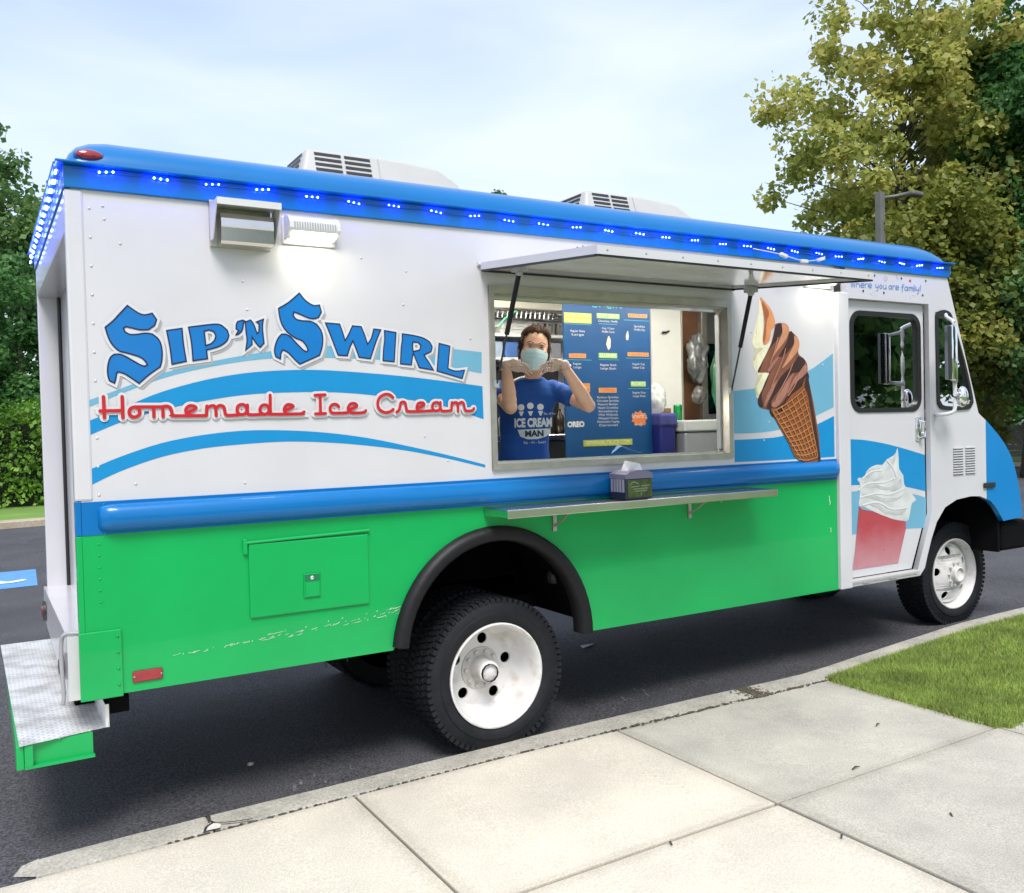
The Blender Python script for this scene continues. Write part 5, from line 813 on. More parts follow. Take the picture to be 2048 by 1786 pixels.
o = MB().box(4.06, 4.20, 1.06, 1.23, 1.746, 1.80, bev=.008).box(4.07, 4.2, 1.08, 1.22, 1.802, 1.84, bev=.006).build('cardboard_box', mat('card_brown', (.25, .15, .07), .8, var=.3), None); thing1(o, 'flat brown cardboard tray stacked on the freezer lid', 'box')
tb = empty('trash_bin', (3.92, .95, .78)); tag(tb, 'dark blue bin between the menu board and the freezer', 'bin')
loc(MB().box(3.87, 4.015, .82, 1.1, .785, 1.72, bev=.02).build('bin_body', mat('bin_blue', (.012, .016, .14), .4, var=.2)), tb); loc(MB().box(3.865, 4.03, .81, 1.11, 1.7, 1.80, bev=.02).build('bin_lid', mat('bin_lid', (.05, .055, .22), .4, var=.3, vscale=14)), tb)
def crumple(name, c, s, m, seed, amp=.35):
    bm = bmesh.new(); bmesh.ops.create_icosphere(bm, subdivisions=4, radius=1)
    for v in bm.verts:
        n_ = v.co.normalized(); k = 1 + amp * mnoise.noise(n_ * 2.3 + Vector((seed, 0, 0))) + amp * .5 * abs(mnoise.noise(n_ * 6 + Vector((0, seed, 0)))); v.co = Vector((n_.x * s[0] * k, n_.y * s[1] * k, n_.z * s[2] * k)) + Vector(c)
    me = bpy.data.meshes.new(name); bm.to_mesh(me); bm.free(); return obj(name, me, m, None, True)
PLAS = mat('clear_plastic', (.68, .70, .70), .15, var=.2, vscale=14, alpha=.75); PLASG = mat('green_plastic', (.05, .22, .11), .2, var=.3, vscale=9)
thing1(crumple('plastic_bag', (4.00, 1.02, 1.90), (.075, .06, .11), PLAS, 3.), 'crumpled clear plastic bag on the dark blue bin', 'bag'); thing1(crumple('plastic_bag', (4.60, 1.22, 2.22), (.085, .06, .17), mat('silver_plastic', (.16, .165, .17), .25, metal=.3, var=.5, vscale=12), 5., .5), 'crumpled silvery plastic bag hanging on the brown panel', 'bag')
thing1(crumple('glass_bowl', (4.59, 1.20, 1.94), (.06, .05, .07), mat('bowl_glass', (.12, .115, .11), .2, var=.3), 9., .2), 'round cloudy bowl hanging below the silvery bag', 'bowl'); thing1(crumple('seat_cover', (4.86, 1.24, 2.08), (.085, .06, .26), PLASG, 11., .2), 'shiny green plastic cover between the aluminium posts', 'cover')
o = MB().lathe([(0, 0), (.05, 0), (.052, .06), (.03, .15), (.012, .19), (0, .19)], 16, (4.62, .92, 1.746), 'Z').build('sauce_jug', mat('jug_clear', (.4, .4, .4), .15, var=.2), None, True); thing1(o, 'clear glass jug standing on the freezer lid', 'jug')
# clear plastic bag lying on the window sill by the napkins
V = [(2.80, -.01, 1.555), (2.86, -.03, 1.60), (2.93, -.03, 1.575), (3.02, -.015, 1.556), (2.84, .03, 1.57), (2.90, .05, 1.61), (2.99, .04, 1.572), (3.06, .03, 1.556)]
o = pyd('sandwich_bag', V, [(0, 1, 5, 4), (1, 2, 6, 5), (2, 3, 7, 6)], mat('pale_blue_film', (.35, .55, .8), .15, alpha=.6), None, True); thing1(o, 'thin clear plastic bag lying on the serving window sill', 'bag')
# napkin dispenser on the shelf
nd = empty('napkin_dispenser', (2.84, -.14, 1.303)); tag(nd, 'dark napkin dispenser with green label on the steel shelf', 'dispenser')
NB = mat('napkin_dark', (.018, .02, .05), .3, coat=.3); M_ = Matrix.Translation((2.845, -.135, 0))
b = MB(); b.box(-.095, .095, -.075, .075, 1.3035, 1.42, bev=.008, M=M_); loc(b.build('housing', NB), nd)
V, F = [], []; pf = [(-.098, 1.42), (-.095, 1.445), (-.06, 1.462), (0, 1.468), (.06, 1.462), (.095, 1.445), (.098, 1.42)]
for y in (-.078, .078): V += [(2.845 + x, -.135 + y, z) for x, z in pf]
loc(pyd('arched_lid', V, [(k, k + 1, 8 + k, 7 + k) for k in range(6)] + [tuple(range(7))[::-1], tuple(range(7, 14))], mat('napkin_lid', (.17, .16, .24), .3), None), nd)
loc(MB().box(2.76, 2.93, -.2145, -.211, 1.315, 1.414).build('label_card', mat('green_label', (.055, .085, .018), .4, var=.6, vscale=22)), nd)
loc(strokes('label_mark', [smoothpts([(2.775, 1.388), (2.80, 1.402), (2.835, 1.39)]), [(2.785, 1.375), (2.84, 1.377)], [(2.855, 1.378), (2.91, 1.38)], [(2.80, 1.362), (2.90, 1.364)], [(2.81, 1.35), (2.89, 1.351)], [(2.85, 1.325), (2.853, 1.34)]], .006, -.2155, mat('label_pale', (.18, .24, .14), .4), None), nd)
for k in range(5): loc(MB().box(2.748 - .0018, 2.7495, -.195 + .026 * k, -.178 + .026 * k, 1.345, 1.418).build('napkin_edge', mat('napkin_paper', (.30, .30, .38), .8)), nd)
V = [(2.80, -.17, 1.455), (2.80, -.10, 1.46), (2.81, -.18, 1.515), (2.83, -.10, 1.52), (2.90, -.15, 1.50), (2.90, -.09, 1.465), (2.91, -.16, 1.455)]
loc(pyd('napkin', V, [(0, 2, 3, 1), (2, 4, 5, 3), (0, 6, 4, 2)], mat('napkin_white', (.82, .82, .84), .9), None), nd)

# ================================================================ the worker in the window
PX, PY, PZ = 2.55, .42, 2.027
person = empty('person', (PX, PY, .78), R(-32.7)); tag(person, 'person in blue T-shirt and face mask, gloved hands under chin, behind the serving window', 'person')
SKIN = mat('skin', (.74, .43, .30), .5, var=.13, vscale=11, spec=.4); SHIRT = mat('blue_cotton', (.008, .075, .34), .85, var=.16, vscale=7, bump=.3, bscale=14)
HAIR = mat('brown_hair', (.05, .024, .012), .8, var=.7, vscale=34, bump=.8, bscale=90, spec=.15); MASK = mat('mask_blue', (.50, .72, .80), .8, var=.05); GLOVE = mat('glove_film', (.60, .45, .385), .3, var=.15, vscale=20); TROUS = mat('dark_trousers', (.015, .016, .02), .8)
ZO = PZ - .78
def cap(bm, a, b, r0, r1, n=10):
    a, b = Vector(a), Vector(b); k = max(2, int((b - a).length / max(.012, min(r0, r1) * .7)))
    for i in range(k + 1):
        t_ = i / k; bmesh.ops.create_icosphere(bm, subdivisions=2, radius=r0 + (r1 - r0) * t_, matrix=Matrix.Translation(a.lerp(b, t_)))
def ellip(bm, c, r, M=None): bmesh.ops.create_icosphere(bm, subdivisions=3, radius=1, matrix=Matrix.Translation(c) @ (M or Matrix()) @ Matrix.Diagonal((*r, 1)))
def place(me, name, m):
    me.transform(Matrix.Translation((0, 0, ZO))); return obj(name, me, m, person, True)
HC = Vector((.012, -.035, .15))
RH = Matrix.Rotation(R(8), 4, 'Y') @ Matrix.Rotation(R(4), 4, 'Z')       # the head tilts to her left
MH = Matrix.Translation(HC + Vector((0, 0, ZO))) @ RH @ Matrix.Translation(-(HC + Vector((0, 0, ZO))))
def hv(x, y, z): return HC + RH.to_3x3() @ Vector((x, y, z))
# body: head, neck, torso core, arms, in one surface
bm = bmesh.new()
ellip(bm, hv(0, 0, .01), (.088, .10, .132), RH); ellip(bm, hv(-.002, -.035, -.07), (.068, .07, .075), RH); ellip(bm, hv(0, -.098, -.012), (.013, .022, .03), RH); ellip(bm, hv(0, -.086, .038), (.05, .016, .012), RH)
for s in (-1, 1): ellip(bm, hv(s * .088, .005, -.01), (.012, .022, .034), RH); ellip(bm, hv(s * .042, -.078, -.005), (.026, .02, .022), RH)
cap(bm, (-.01, .01, -.05), HC + Vector((0, .02, -.09)), .055, .052)
for z, rx, ry, cx in ((-.08, .14, .075, -.03), (-.16, .145, .09, -.04), (-.26, .135, .09, -.05), (-.36, .125, .085, -.06), (-.46, .125, .085, -.065), (-.56, .135, .09, -.07), (-.66, .15, .10, -.07)): ellip(bm, (cx, .02, z), (rx, ry, .09))
SHL, ELL, WRL = Vector((-.225, .02, -.075)), Vector((-.135, -.215, -.185)), Vector((-.155, -.225, .05))
SHR, ELR, WRR = Vector((.135, .02, -.08)), Vector((.325, -.115, -.185)), Vector((.185, -.20, .045))
cap(bm, SHL, ELL, .055, .044); cap(bm, ELL, ELL.lerp(WRL, .35), .044, .046); cap(bm, ELL.lerp(WRL, .35), WRL, .046, .029)
cap(bm, SHR, ELR, .052, .043); cap(bm, ELR, ELR.lerp(WRR, .35), .042, .044); cap(bm, ELR.lerp(WRR, .35), WRR, .044, .028)
for s, x in ((-1, -.145), (1, .0)): cap(bm, (x, .02, -.68), (x + .24, .04, -1.18), .085, .055)
place(remesh(bm, .0075, 4), 'body', SKIN)
# shirt
bm = bmesh.new()
zt = [-.62, -.52, -.43, -.35, -.27, -.19, -.12, -.075, -.035]
for z in np.arange(-.62, -.03, .02):
    rx, ry, cx = (float(np.interp(z, zt, q)) for q in ([.168, .162, .155, .152, .158, .172, .19, .172, .10], [.112, .108, .104, .104, .108, .11, .105, .09, .075], [-.07, -.07, -.068, -.062, -.055, -.045, -.035, -.03, -.02])); ellip(bm, (cx, .015, z), (rx, ry, .05))
cap(bm, SHL + Vector((.02, 0, 0)), SHL.lerp(ELL, .42), .066, .064); cap(bm, SHR + Vector((-.02, 0, 0)), SHR.lerp(ELR, .40), .063, .061)
sm = remesh(bm, .0075, 7)
for v in sm.vertices:   # cloth folds
    v.co += v.normal * (.003 * mnoise.noise(Vector((v.co.x * 12, v.co.y * 12, v.co.z * 6))) + .009 * mnoise.noise(Vector((v.co.x * 6 + v.co.z * 7, v.co.y * 5, v.co.z * 4 - v.co.x * 5))))
sm.update(); bvh = BVHTree.FromPolygons([v.co[:] for v in sm.vertices], [p.vertices[:] for p in sm.polygons])
place(sm, 'shirt', SHIRT)
bm = bmesh.new(); 
for a in range(0, 360, 12): cap(bm, (-.008 + .068 * math.cos(R(a)), .008 + .062 * math.sin(R(a)), -.012 + .012 * math.sin(R(a))), (-.008 + .068 * math.cos(R(a + 12)), .008 + .062 * math.sin(R(a + 12)), -.012 + .012 * math.sin(R(a + 12))), .009, .009)
place(remesh(bm, .004, 2), 'collar', SHIRT)
bm = bmesh.new()
for x in (-.145, .0): cap(bm, (x, .02, -.66), (x + .24, .04, -1.15), .10, .07)
ellip(bm, (-.07, .02, -.66), (.17, .12, .1)); place(remesh(bm, .014, 3), 'trousers', TROUS)
for x in (-.145, .0): o = MB().box(x + .195, x + .285, -.12, .1, .0, .09, bev=.03).build('shoe', DARK, person)
# print on the shirt, pressed onto the cloth
def press(me, dy=.0025):
    bm = bmesh.new(); bm.from_mesh(me); bmesh.ops.triangulate(bm, faces=bm.faces[:]); [bmesh.ops.subdivide_edges(bm, edges=[e for e in bm.edges if e.calc_length() > .009], cuts=1) for _ in range(4)]; bmesh.ops.triangulate(bm, faces=bm.faces[:])
    for v in bm.verts:
        hit = bvh.ray_cast(Vector((v.co.x, -1, v.co.z)), Vector((0, 1, 0)))
        if hit[0]: v.co.y = hit[0].y - dy
    bm.to_mesh(me); bm.free(); me.transform(Matrix.Translation((0, 0, ZO))); return me
WP = mat('shirt_print_white', (.72, .74, .76), .8)
bvh = BVHTree.FromPolygons([(v.co.x, v.co.y, v.co.z - ZO) for v in sm.vertices], [p.vertices[:] for p in sm.polygons])
obj('shirt_lettering', press(textmesh('ICE CREAM', .07, -.005, -.280, 0, fit=.225, bold=.0035)), WP, person)
arc = [(-.10, -.318), (.09, -.314), (.094, -.34), (.07, -.362), (.02, -.376), (-.04, -.376), (-.085, -.358)]
obj('shirt_banner', press(toXZ(fill2d([arc]), 0)), WP, person); obj('banner_lettering', press(textmesh('MAN', .05, .0, -.344, 0, fit=.11, bold=.002), .0075), NAVY, person)
for k, x in enumerate((-.075, -.02, .04)):
    obj('cone_print', press(toXZ(fill2d([[(x + .02 * math.cos(R(a)), -.185 + .02 * math.sin(R(a)) + (.008 if k == 1 else 0)) for a in range(0, 360, 30)]]), 0)), WP, person); obj('cone_print', press(toXZ(fill2d([[(x - .016, -.209), (x + .016, -.209), (x + .004, -.236), (x - .004, -.236)]]), 0)), WP, person)
obj('shirt_script', press(textmesh('Sip - N - Swirl', .022, -.0, -.396, 0, fit=.13)), WP, person)
obj('shirt_script', press(textmesh('Est. of Fun', .02, .095, -.225, 0, fit=.07)), WP, person)
# hands: palm, four fingers and a thumb each, in thin clear gloves
def hand(name, wr, kn, tip, spread, upv):
    bm = bmesh.new(); wr, kn, tip, spread, upv = map(Vector, (wr, kn, tip, spread, upv))
    cap(bm, wr + (wr - kn) * .1, wr, .029, .027)
    for f in (-1.5, -.5, .5, 1.5): cap(bm, wr.lerp(kn, .15) + spread * f * .6, kn + spread * f, .014, .011)
    for f, ln in ((-1.5, .92), (-.5, 1.02), (.5, 1.), (1.5, .8)):
        k0 = kn + spread * f; d = (tip - kn) * ln; j1 = k0 + d * .42 + upv * .006; j2 = k0 + d * .74 + upv * .004; j3 = k0 + d * .98 - upv * .006 + spread * f * .1
        cap(bm, k0, j1, .0082, .0077); cap(bm, j1, j2, .0077, .007); cap(bm, j2, j3, .007, .006)
    t0 = wr.lerp(kn, .35) - spread * 1.4; t1 = t0 - spread * .9 + (tip - kn) * .35 + upv * .004; t2 = t1 + (tip - kn) * .42 + upv * .004
    cap(bm, t0, t1, .012, .0095); cap(bm, t1, t2, .0095, .007)
    me = remesh(bm, .0028, 1)
    for v in me.vertices: v.co += v.normal * .0018 * mnoise.noise(v.co * 70)
    return place(me, name, GLOVE)
hand('glove', WRL + Vector((.004, 0, .012)), (-.088, -.215, .050), (-.008, -.185, .024), (.003, .012, -.0155), (0, 0, 1)); hand('glove', WRR + Vector((-.004, 0, .01)), (.115, -.205, .047), (.035, -.185, .026), (-.002, .012, -.0155), (0, 0, 1))
bm = bmesh.new()
for wr_, el_ in ((WRL, ELL), (WRR, ELR)):
    ax = (el_ - wr_).normalized(); a_ = ax.orthogonal().normalized(); b_ = ax.cross(a_)
    for k in range(14): cap(bm, wr_ + ax * .012 + (a_ * math.cos(k * .449) + b_ * math.sin(k * .449)) * .034, wr_ + ax * .014 + (a_ * math.cos(k * .449 + .449) + b_ * math.sin(k * .449 + .449)) * .034, .006, .006)
place(remesh(bm, .004, 1), 'glove_cuff', GLOVE)
# face mask: pleated sheet over nose and jaw
V, F = [], []; nu, nv = 18, 14
for j in range(nv + 1):
    for i in range(nu + 1):
        u, v = i / nu * 2 - 1, j / nv
        wdt = .076 + .006 * math.sin(v * math.pi); th = u * 1.22; rr = 1 + .02 * math.sin(v * math.pi)
        x = HC.x + math.sin(th) * wdt * 1.1 * (1 - .30 * v ** 1.8) + (-.004 * v); y = HC.y - .006 - math.cos(th) * (.108 + .022 * math.sin(v * math.pi * .8 + .2)) * rr - (.012 * max(0, 1 - abs(u) * 2.6) * (1 - v * .4))
        z = HC.z + .008 - .128 * v - .012 * (abs(u) ** 1.5) * (1 - v) * 1.2 + .03 * abs(u) ** 2 * v
        y -= .0032 * (1 if int(v * 9) % 2 else 0) * (1 - abs(u) ** 4)
        V.append((x, y, z + ZO))
F = [(j * (nu + 1) + i, j * (nu + 1) + i + 1, (j + 1) * (nu + 1) + i + 1, (j + 1) * (nu + 1) + i) for j in range(nv) for i in range(nu)]
mk_ = pyd('face_mask', V, F, MASK, person, True)
V2 = [(x, y - .002, z) for x, y, z in V[:2 * (nu + 1)]]; V2 = V2[:nu + 1] + [(x, y, a[2] + (z - a[2]) * .7) for (x, y, z), a in zip(V2[nu + 1:], V2[:nu + 1])]
strip = pyd('mask_edge', V2, [(i, i + 1, nu + 2 + i, nu + 1 + i) for i in range(nu)], mat('mask_white', (.7, .72, .74), .8), mk_, True); strip.data.transform(MH); mk_.data.transform(MH)
b = MB()
for s in (-1, 1):
    ex = HC + Vector((s * .088, .005, -.005 + ZO))
    for zz in (.0, -.09): b.tube([HC + Vector((s * .074, -.05, zz + ZO)), ex + Vector((0, 0, .02 if zz == 0 else -.02))], .0018, 5)
b.build('ear_loops', WP, mk_).data.transform(MH)
# eyes, brows, hair
for s in (-1, 1):
    ec = HC + Vector((s * .034, -.088, .022 + ZO)); o = MB().sph(ec, .0125, 2, sc=(1.15, .6, .42)).build('eye', mat('eye_white', (.58, .50, .46), .2), person, True); MB().sph(ec + Vector((0, -.0065, 0)), .0052, 2, sc=(1, .5, 1)).build('iris', mat('iris', (.06, .04, .025), .1), o, True)
    b = MB(); b.tube(smoothpts([ec + Vector((-.016, -.006, .009)), ec + Vector((0, -.011, .0115)), ec + Vector((.016, -.004, .008))], 3), .0014, 6); b.build('eyelash', HAIR, o)
    for q in [o] + list(o.children): q.data.transform(MH)
    b = MB(); b.tube(smoothpts([HC + Vector((s * .014, -.101, .040 + ZO)), HC + Vector((s * .035, -.100, .049 + ZO)), HC + Vector((s * .056, -.083, .041 + ZO))], 3), [.0016, .0022, .0025, .0024, .0022, .0018, .0012], 6); b.build('eyebrow', HAIR, person, True).data.transform(MH)
bm = bmesh.new(); bmesh.ops.create_icosphere(bm, subdivisions=5, radius=1)
for v in bm.verts:
    n_ = v.co.copy(); k = 1 + .035 * mnoise.noise(Vector((n_.x * 9, n_.y * 3, n_.z * 3))) + .02 * mnoise.noise(n_ * 14)
    v.co = Vector((n_.x * .096 * k, n_.y * .108 * k + .012, n_.z * .148 * k + .014))
def bald(c):
    ax_ = abs(c.x); fwd_ = -.02 - .045 * min(1, max(0, ax_ - .05) / .035) + .02 * mnoise.noise(c * 50)
    return (c.y < fwd_ and c.z < .106 - .9 * max(0, ax_ - .045) + .016 * mnoise.noise(c * 45)) or c.z < -.055 + .02 * mnoise.noise(c * 30)
dele = [v for v in bm.verts if bald(v.co)]
bmesh.ops.delete(bm, geom=dele, context='VERTS')
me = bpy.data.meshes.new('hair'); bm.to_mesh(me); bm.free(); me.transform(Matrix.Translation(HC + Vector((0, 0, ZO)))); me.transform(MH); hr = obj('hair', me, HAIR, person, True); hr.modifiers.new('s', 'SOLIDIFY').thickness = .003
hb_ = bmesh.new(); ellip(hb_, HC + Vector((-.015, .085, .115)), (.055, .05, .05)); me = remesh(hb_, .006, 1)
for v in me.vertices: v.co += v.normal * .006 * mnoise.noise(v.co * 45)
place(me, 'hair_bun', HAIR)
b = MB()
for k in range(150):   # combed-back locks over the crown
    a = random.uniform(-1.15, 1.15); r0 = .5 + .5 * random.random(); pts = []
    for q in range(7):
        t_ = q / 6; th = R(-42 + 140 * t_ * r0 + random.uniform(-3, 3)); k_ = .985 + .03 * t_ + .02 * random.random()
        pts.append(HC + Vector((math.sin(a) * .097 * k_ * (.62 + .38 * math.cos(th * .6)), .012 + math.sin(th) * .108 * k_ * math.cos(a * .5), .014 + math.cos(th) * .148 * k_ * math.cos(a) ** .6 + ZO)))
    b.tube(smoothpts(pts, 2), [random.uniform(.0018, .003) * min(1, .25 + q * .2) for q in range(13)], 4, cap=False)
hl = b.build('hair_locks', mat('hair_highlight', (.042, .02, .01), .8, var=.8, vscale=50, spec=.1), person, True); hl.data.transform(MH); tag(hl, kind='stuff')
b = MB()
for k in range(26):
    s = random.choice((-1, -1, 1)); x0 = HC.x + s * random.uniform(.075, .092); y0 = HC.y + random.uniform(-.03, .03); z0 = HC.z + random.uniform(.0, .08) + ZO
    b.tube(smoothpts([(x0, y0, z0), (x0 + s * random.uniform(.0, .014), y0 - .005, z0 - .05), (x0 + s * random.uniform(-.004, .012), y0, z0 - random.uniform(.07, .13))], 3), .0011, 4)
tag(b.build('loose_strands', HAIR, person), kind='stuff')

# ================================================================ vegetation and background
def leafmat(name, cols, trans=.35):
    m = bpy.data.materials.new(name); m.use_nodes = True; t = m.node_tree; t.nodes.clear(); lk = t.links.new
    o = N(t, 'ShaderNodeOutputMaterial'); g_ = N(t, 'ShaderNodeNewGeometry'); r = N(t, 'ShaderNodeValToRGB')
    while len(r.color_ramp.elements) < len(cols): r.color_ramp.elements.new(.5)
    for k, c in enumerate(cols): r.color_ramp.elements[k].position = k / (len(cols) - 1); r.color_ramp.elements[k].color = (*c, 1)
    tcn = N(t, 'ShaderNodeTexCoord'); nz_ = N(t, 'ShaderNodeTexNoise'); nz_.inputs['Scale'].default_value = .55; nz_.inputs['Detail'].default_value = 2
    ma = N(t, 'ShaderNodeMath', operation='MULTIPLY_ADD'); ma.inputs[1].default_value = .55; mb_ = N(t, 'ShaderNodeMath', operation='MULTIPLY_ADD'); mb_.inputs[1].default_value = 1.3; mb_.inputs[2].default_value = -.42
    lk(tcn.outputs['Object'], nz_.inputs['Vector']); lk(nz_.outputs['Fac'], mb_.inputs[0]); lk(g_.outputs['Random Per Island'], ma.inputs[0]); lk(mb_.outputs[0], ma.inputs[2]); lk(ma.outputs[0], r.inputs[0])
    d = N(t, 'ShaderNodeBsdfPrincipled'); d.inputs['Roughness'].default_value = .5; d.inputs['Specular IOR Level'].default_value = .35; tr = N(t, 'ShaderNodeBsdfTranslucent'); mx_ = N(t, 'ShaderNodeMixShader'); mx_.inputs[0].default_value = trans
    lk(r.outputs[0], d.inputs['Base Color']); lk(r.outputs[0], tr.inputs[0]); lk(d.outputs[0], mx_.inputs[1]); lk(tr.outputs[0], mx_.inputs[2]); lk(mx_.outputs[0], o.inputs[0]); return m
BARK = mat('bark', (.085, .07, .055), .9, var=.45, vscale=9, bump=.8, bscale=25)
def leaves(name, C, n, spread, size, m, parent, up=.4):
    """n kite-shaped leaves scattered round the cluster centres C (k,3)"""
    idx = rng.integers(0, len(C), n); sp = np.asarray(spread)[idx] if np.ndim(spread) else np.full(n, spread)
    d = rng.normal(0, 1, (n, 3)); d /= np.linalg.norm(d, axis=1)[:, None]; rad = rng.uniform(0, 1, n) ** .45
    P = C[idx] + d * (rad * sp)[:, None] * np.array([1, 1, .8])
    nrm = rng.normal(0, 1, (n, 3)) + np.array([0, 0, up * 2]) + d * .6; nrm /= np.linalg.norm(nrm, axis=1)[:, None]
    a = np.cross(nrm, rng.normal(0, 1, (n, 3))); a /= np.linalg.norm(a, axis=1)[:, None]; b = np.cross(nrm, a); s = size * rng.uniform(.4, 1.45, n)[:, None]
    v = np.stack([P - a * s * .5, P + b * s * .42 + a * s * .05 - nrm * s * .08, P + a * s * .55, P - b * s * .42 + a * s * .05 - nrm * s * .08], 1)
    me = bpy.data.meshes.new(name); me.vertices.add(n * 4); me.vertices.foreach_set('co', v.ravel()); me.loops.add(n * 4); me.loops.foreach_set('vertex_index', np.arange(n * 4)); me.polygons.add(n); me.polygons.foreach_set('loop_start', np.arange(0, n * 4, 4)); me.update(calc_edges=True); me.validate()
    return obj(name, me, m, parent)
def tree(name, label, x, y, hgt, rx, z0, nclu, nleaf, lsize, m, tr=.22, shape=1., group=None, csize=.75, lean=(0, 0), trunk_to=.78, shell=.6):
    gz = fz(x) if y > 5 else g(x)
    t_ = empty(name, (x, y, gz)); tag(t_, label, 'tree', group)
    rz = (hgt - z0) / 2; cz = z0 + rz; C = []
    while len(C) < nclu:
        p = rng.normal(0, 1, 3); p /= np.linalg.norm(p); r_ = rng.uniform(shell * .5, 1) ** .6
        k = .78 + .42 * mnoise.noise(Vector(p * 1.7) + Vector((x, y, 0)))
        q = p * r_ * k; w = 1 - .32 * shape * max(0, q[2])
        C.append((q[0] * rx * w + lean[0] * (q[2] + 1), q[1] * rx * w + lean[1] * (q[2] + 1), cz + q[2] * rz * 1.12))
    C = np.array(C)
    b = MB(); top = hgt * trunk_to; pts = [(0, 0, -.1)] + [(lean[0] * f * .8 + .12 * math.sin(f * 5 + x), lean[1] * f * .8 + .1 * math.cos(f * 4 + y), top * f) for f in (.15, .35, .55, .75, 1.)]
    b.tube(pts, [tr * 1.5, tr * 1.05, tr * .85, tr * .6, tr * .38, tr * .12], 9)
    b.build('trunk', BARK, t_, True)
    b = MB()
    for ci, c in enumerate(C):
        if ci % 2: continue
        f = min(.97, max(.2, (c[2] - math.hypot(c[0], c[1]) * .75) / top)); k = np.interp(f, [0, .15, .35, .55, .75, 1.], range(6)); i = min(4, int(k)); s0 = Vector(pts[i]).lerp(Vector(pts[i + 1]), k - i)
        e = Vector(c); mid = s0.lerp(e, .5) + Vector((rng.normal(0, .12), rng.normal(0, .12), .14 * (e - s0).length)); r0 = tr * .24 * (1 - f * .7); b.tube([s0, mid, e], [r0, r0 * .55, r0 * .18], 5, cap=False)
    b.build('limbs', BARK, t_, True)
    sp = csize * rng.uniform(.6, 1.35, nclu)
    cr = leaves('crown', C, nleaf, sp, lsize, m, t_); return t_
SYC = leafmat('sycamore_leaf', [(.16, .20, .06), (.30, .34, .08), (.42, .44, .11), (.52, .49, .14), (.46, .34, .11)], .52); DKG = leafmat('dark_leaf', [(.025, .085, .025), (.05, .15, .04), (.09, .22, .06), (.15, .31, .09)], .45); MIDG = leafmat('mid_leaf', [(.05, .12, .04), (.09, .19, .06), (.15, .27, .085), (.25, .36, .13)], .5); HEDGE = leafmat('hedge_leaf', [(.04, .11, .015), (.10, .22, .028), (.19, .36, .045), (.30, .47, .075)]); OLV = leafmat('olive_leaf', [(.07, .10, .022), (.14, .175, .032), (.23, .25, .045), (.34, .31, .07)], .45)
tree('sycamore_tree', 'tall yellowing sycamore tree with open crown behind the lamp post', 22.9, 12.7, 16.4, 4.3, 4.2, 165, 23000, .175, SYC, .26, .75, csize=.62)
tree('sycamore_tree', 'yellow-green tree standing between the sycamore and the dark green tree', 27.5, 12.6, 14.5, 4.3, .8, 110, 24000, .26, OLV, .24, .6, csize=1.)
tree('dark_tree', 'dense dark green tree rising beyond the cab front', 25.6, 9.6, 13.6, 3.3, 3.0, 130, 46000, .15, DKG, .24, .5, csize=.85)
tree('dark_tree', 'bushy green tree at the far side of the parking road, low to the ground', 23.0, 9.0, 6.6, 2.2, 1.6, 90, 24000, .14, MIDG, .16, .4, csize=.7)
tree('olive_tree', 'olive green tree with crown reaching down beside the cab', 21.3, 10.4, 8.2, 2.5, .7, 100, 26000, .16, OLV, .18, .4, csize=.75)
tree('olive_tree', 'low olive green tree behind the grey rail fence', 30.5, 12.2, 8.5, 3.6, .5, 90, 20000, .22, OLV, .2, .4, csize=1.)
tree('background_tree', 'far tree whose tip shows above the blue roof between the two air conditioners', 19.6, 30.7, 13.1, 3.0, 3.0, 60, 9000, .22, MIDG, .2, .8)
tree('leafy_tree', 'tall leafy tree with sky gaps behind the hedge', -.6, 34.5, 15.2, 4.6, 2.5, 110, 16000, .22, MIDG, .24, .6, csize=.75)
tree('leafy_tree', 'leafy tree next to the rear of the truck, lower than its neighbour', 4.6, 37.0, 13.0, 4.2, 2.0, 90, 15000, .25, MIDG, .24, .7, csize=.95)
tree('leafy_tree', 'dark leafy tree close behind the hedge, filling the gap below the taller trees', 1.0, 27.5, 7.4, 3.4, .3, 110, 30000, .16, DKG, .18, .3, csize=.8)
tree('leafy_tree', 'dark leafy tree behind the left end of the hedge', -4.6, 28.0, 8.8, 3.6, .3, 90, 18000, .2, DKG, .18, .3, csize=.85)
# trees across the pavement behind the viewpoint: they are what the cab glass reflects
for k, (x, y, hh) in enumerate([(15.5, -9.5, 8.5), (20.5, -13.0, 10.0), (27, -15, 11), (8, -22, 10), (-8, -24, 11)]):
    tree('street_tree', ['green tree on the lawn opposite the cab door', 'taller green tree behind the one opposite the cab door', 'green tree at the far right end of the opposite lawn', 'green tree on the lawn opposite the serving window', 'green tree on the lawn opposite the rear step'][k], x, y, hh, 3.6, 1.0, 60, 8000, .3, MIDG, .2, .4, csize=1.)
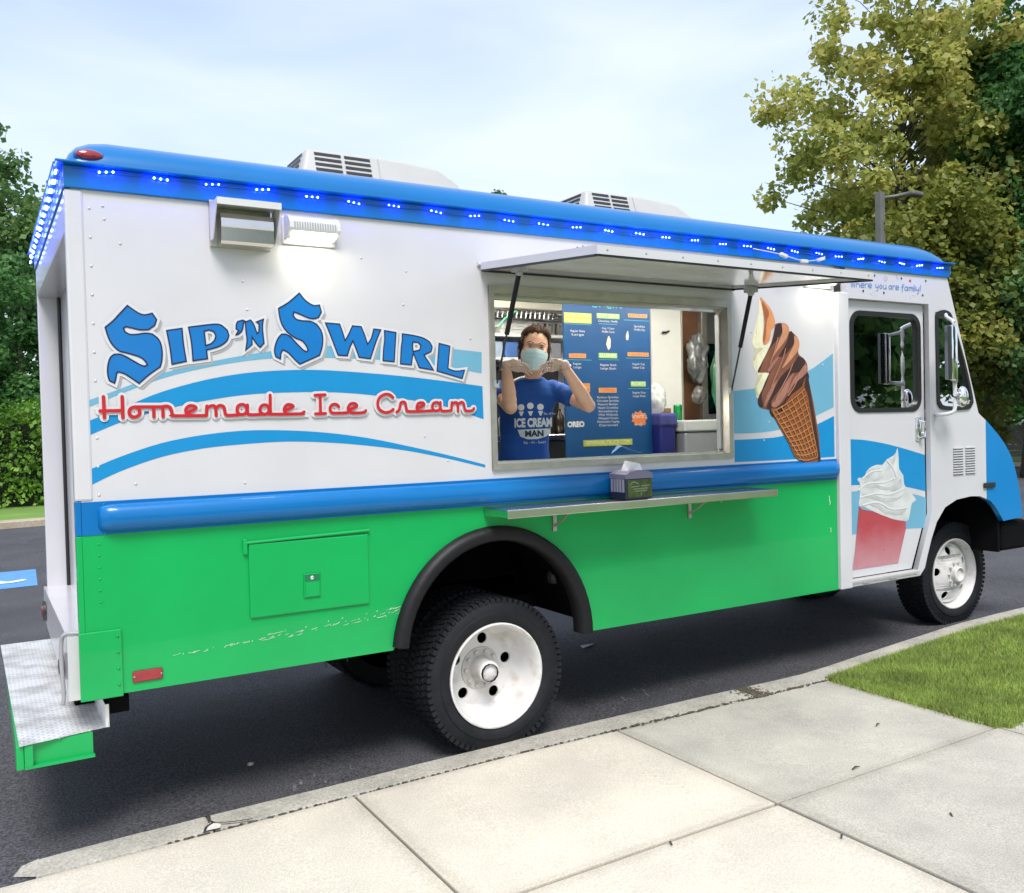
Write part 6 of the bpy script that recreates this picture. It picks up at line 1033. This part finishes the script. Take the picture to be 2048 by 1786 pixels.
# hedge
hg = empty('hedge', (0, 21, fz(0))); tag(hg, 'clipped green hedge with bright top along the far lawn', 'hedge')
C = []
for x in np.arange(-9, 9, .28):
    for y in (-.75, -.25, .35):
        for z in np.arange(.18, 2.35, .3): C.append((x + rng.normal(0, .07), y + rng.normal(0, .07), z + rng.normal(0, .05) + .08 * math.sin(x * 2.1)))
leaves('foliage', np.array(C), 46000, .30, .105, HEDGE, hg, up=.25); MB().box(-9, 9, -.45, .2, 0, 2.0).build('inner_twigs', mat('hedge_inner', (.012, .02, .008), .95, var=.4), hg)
wd = []
for k in range(260):
    t_ = k / 260; wd.append((20 + 34 * t_ + rng.normal(0, .8), 27 - 15 * t_ + rng.normal(0, .8), rng.uniform(.3, 4.6)))
wl = leaves('woodland_edge', np.array(wd), 26000, 1.1, .3, DKG, None, up=.2); tag(wl, 'dense dark undergrowth along the wood behind the far lawn', 'undergrowth', kind='stuff')
# light pole behind the truck
lp_ = empty('lamp_post', (18.8, 10.2, g(18.8))); tag(lp_, 'grey square lamp post with arm rising behind the truck', 'lamp post')
MB().box(-.085, .085, -.085, .085, 0, 7.15, bev=.012).build('pole', mat('pole_grey', (.13, .13, .12), .5, var=.15), lp_); MB().tube([(0, 0, 7.0), (.35, -.2, 7.05), (.55, -.32, 7.1)], .045, 8).build('arm', MATS['pole_grey'], lp_, True); MB().box(.5, .95, -.56, -.3, 7.03, 7.14, bev=.04).build('lamp_head', MATS['pole_grey'], lp_); MB().box(-.2, .2, -.2, .2, 0, .12, bev=.02).build('base', MATS['pole_grey'], lp_)
# rail fence on the far right
fn = empty('rail_fence', (33.5, 11.2, fz(33))); tag(fn, 'weathered grey rail fence on the far lawn beyond the cab', 'fence')
ang = math.atan2(-5.2, 14); fn.rotation_euler = (0, 0, ang); WOOD = mat('grey_wood', (.13, .12, .11), .85, var=.3, vscale=12)
for k in range(7): MB().box(-6 + 2.4 * k, -5.85 + 2.4 * k, -.06, .06, 0, 1.15, bev=.01).build('post', mat('post_pale', (.3, .29, .27), .8, var=.2), fn)
for z in (.22, .43, .64, .85, 1.06):
    for k in range(6): MB().box(-5.84 + 2.4 * k, -3.61 + 2.4 * k, -.03, .03, z - .1, z + .1, bev=.008).build('rail', WOOD, fn)
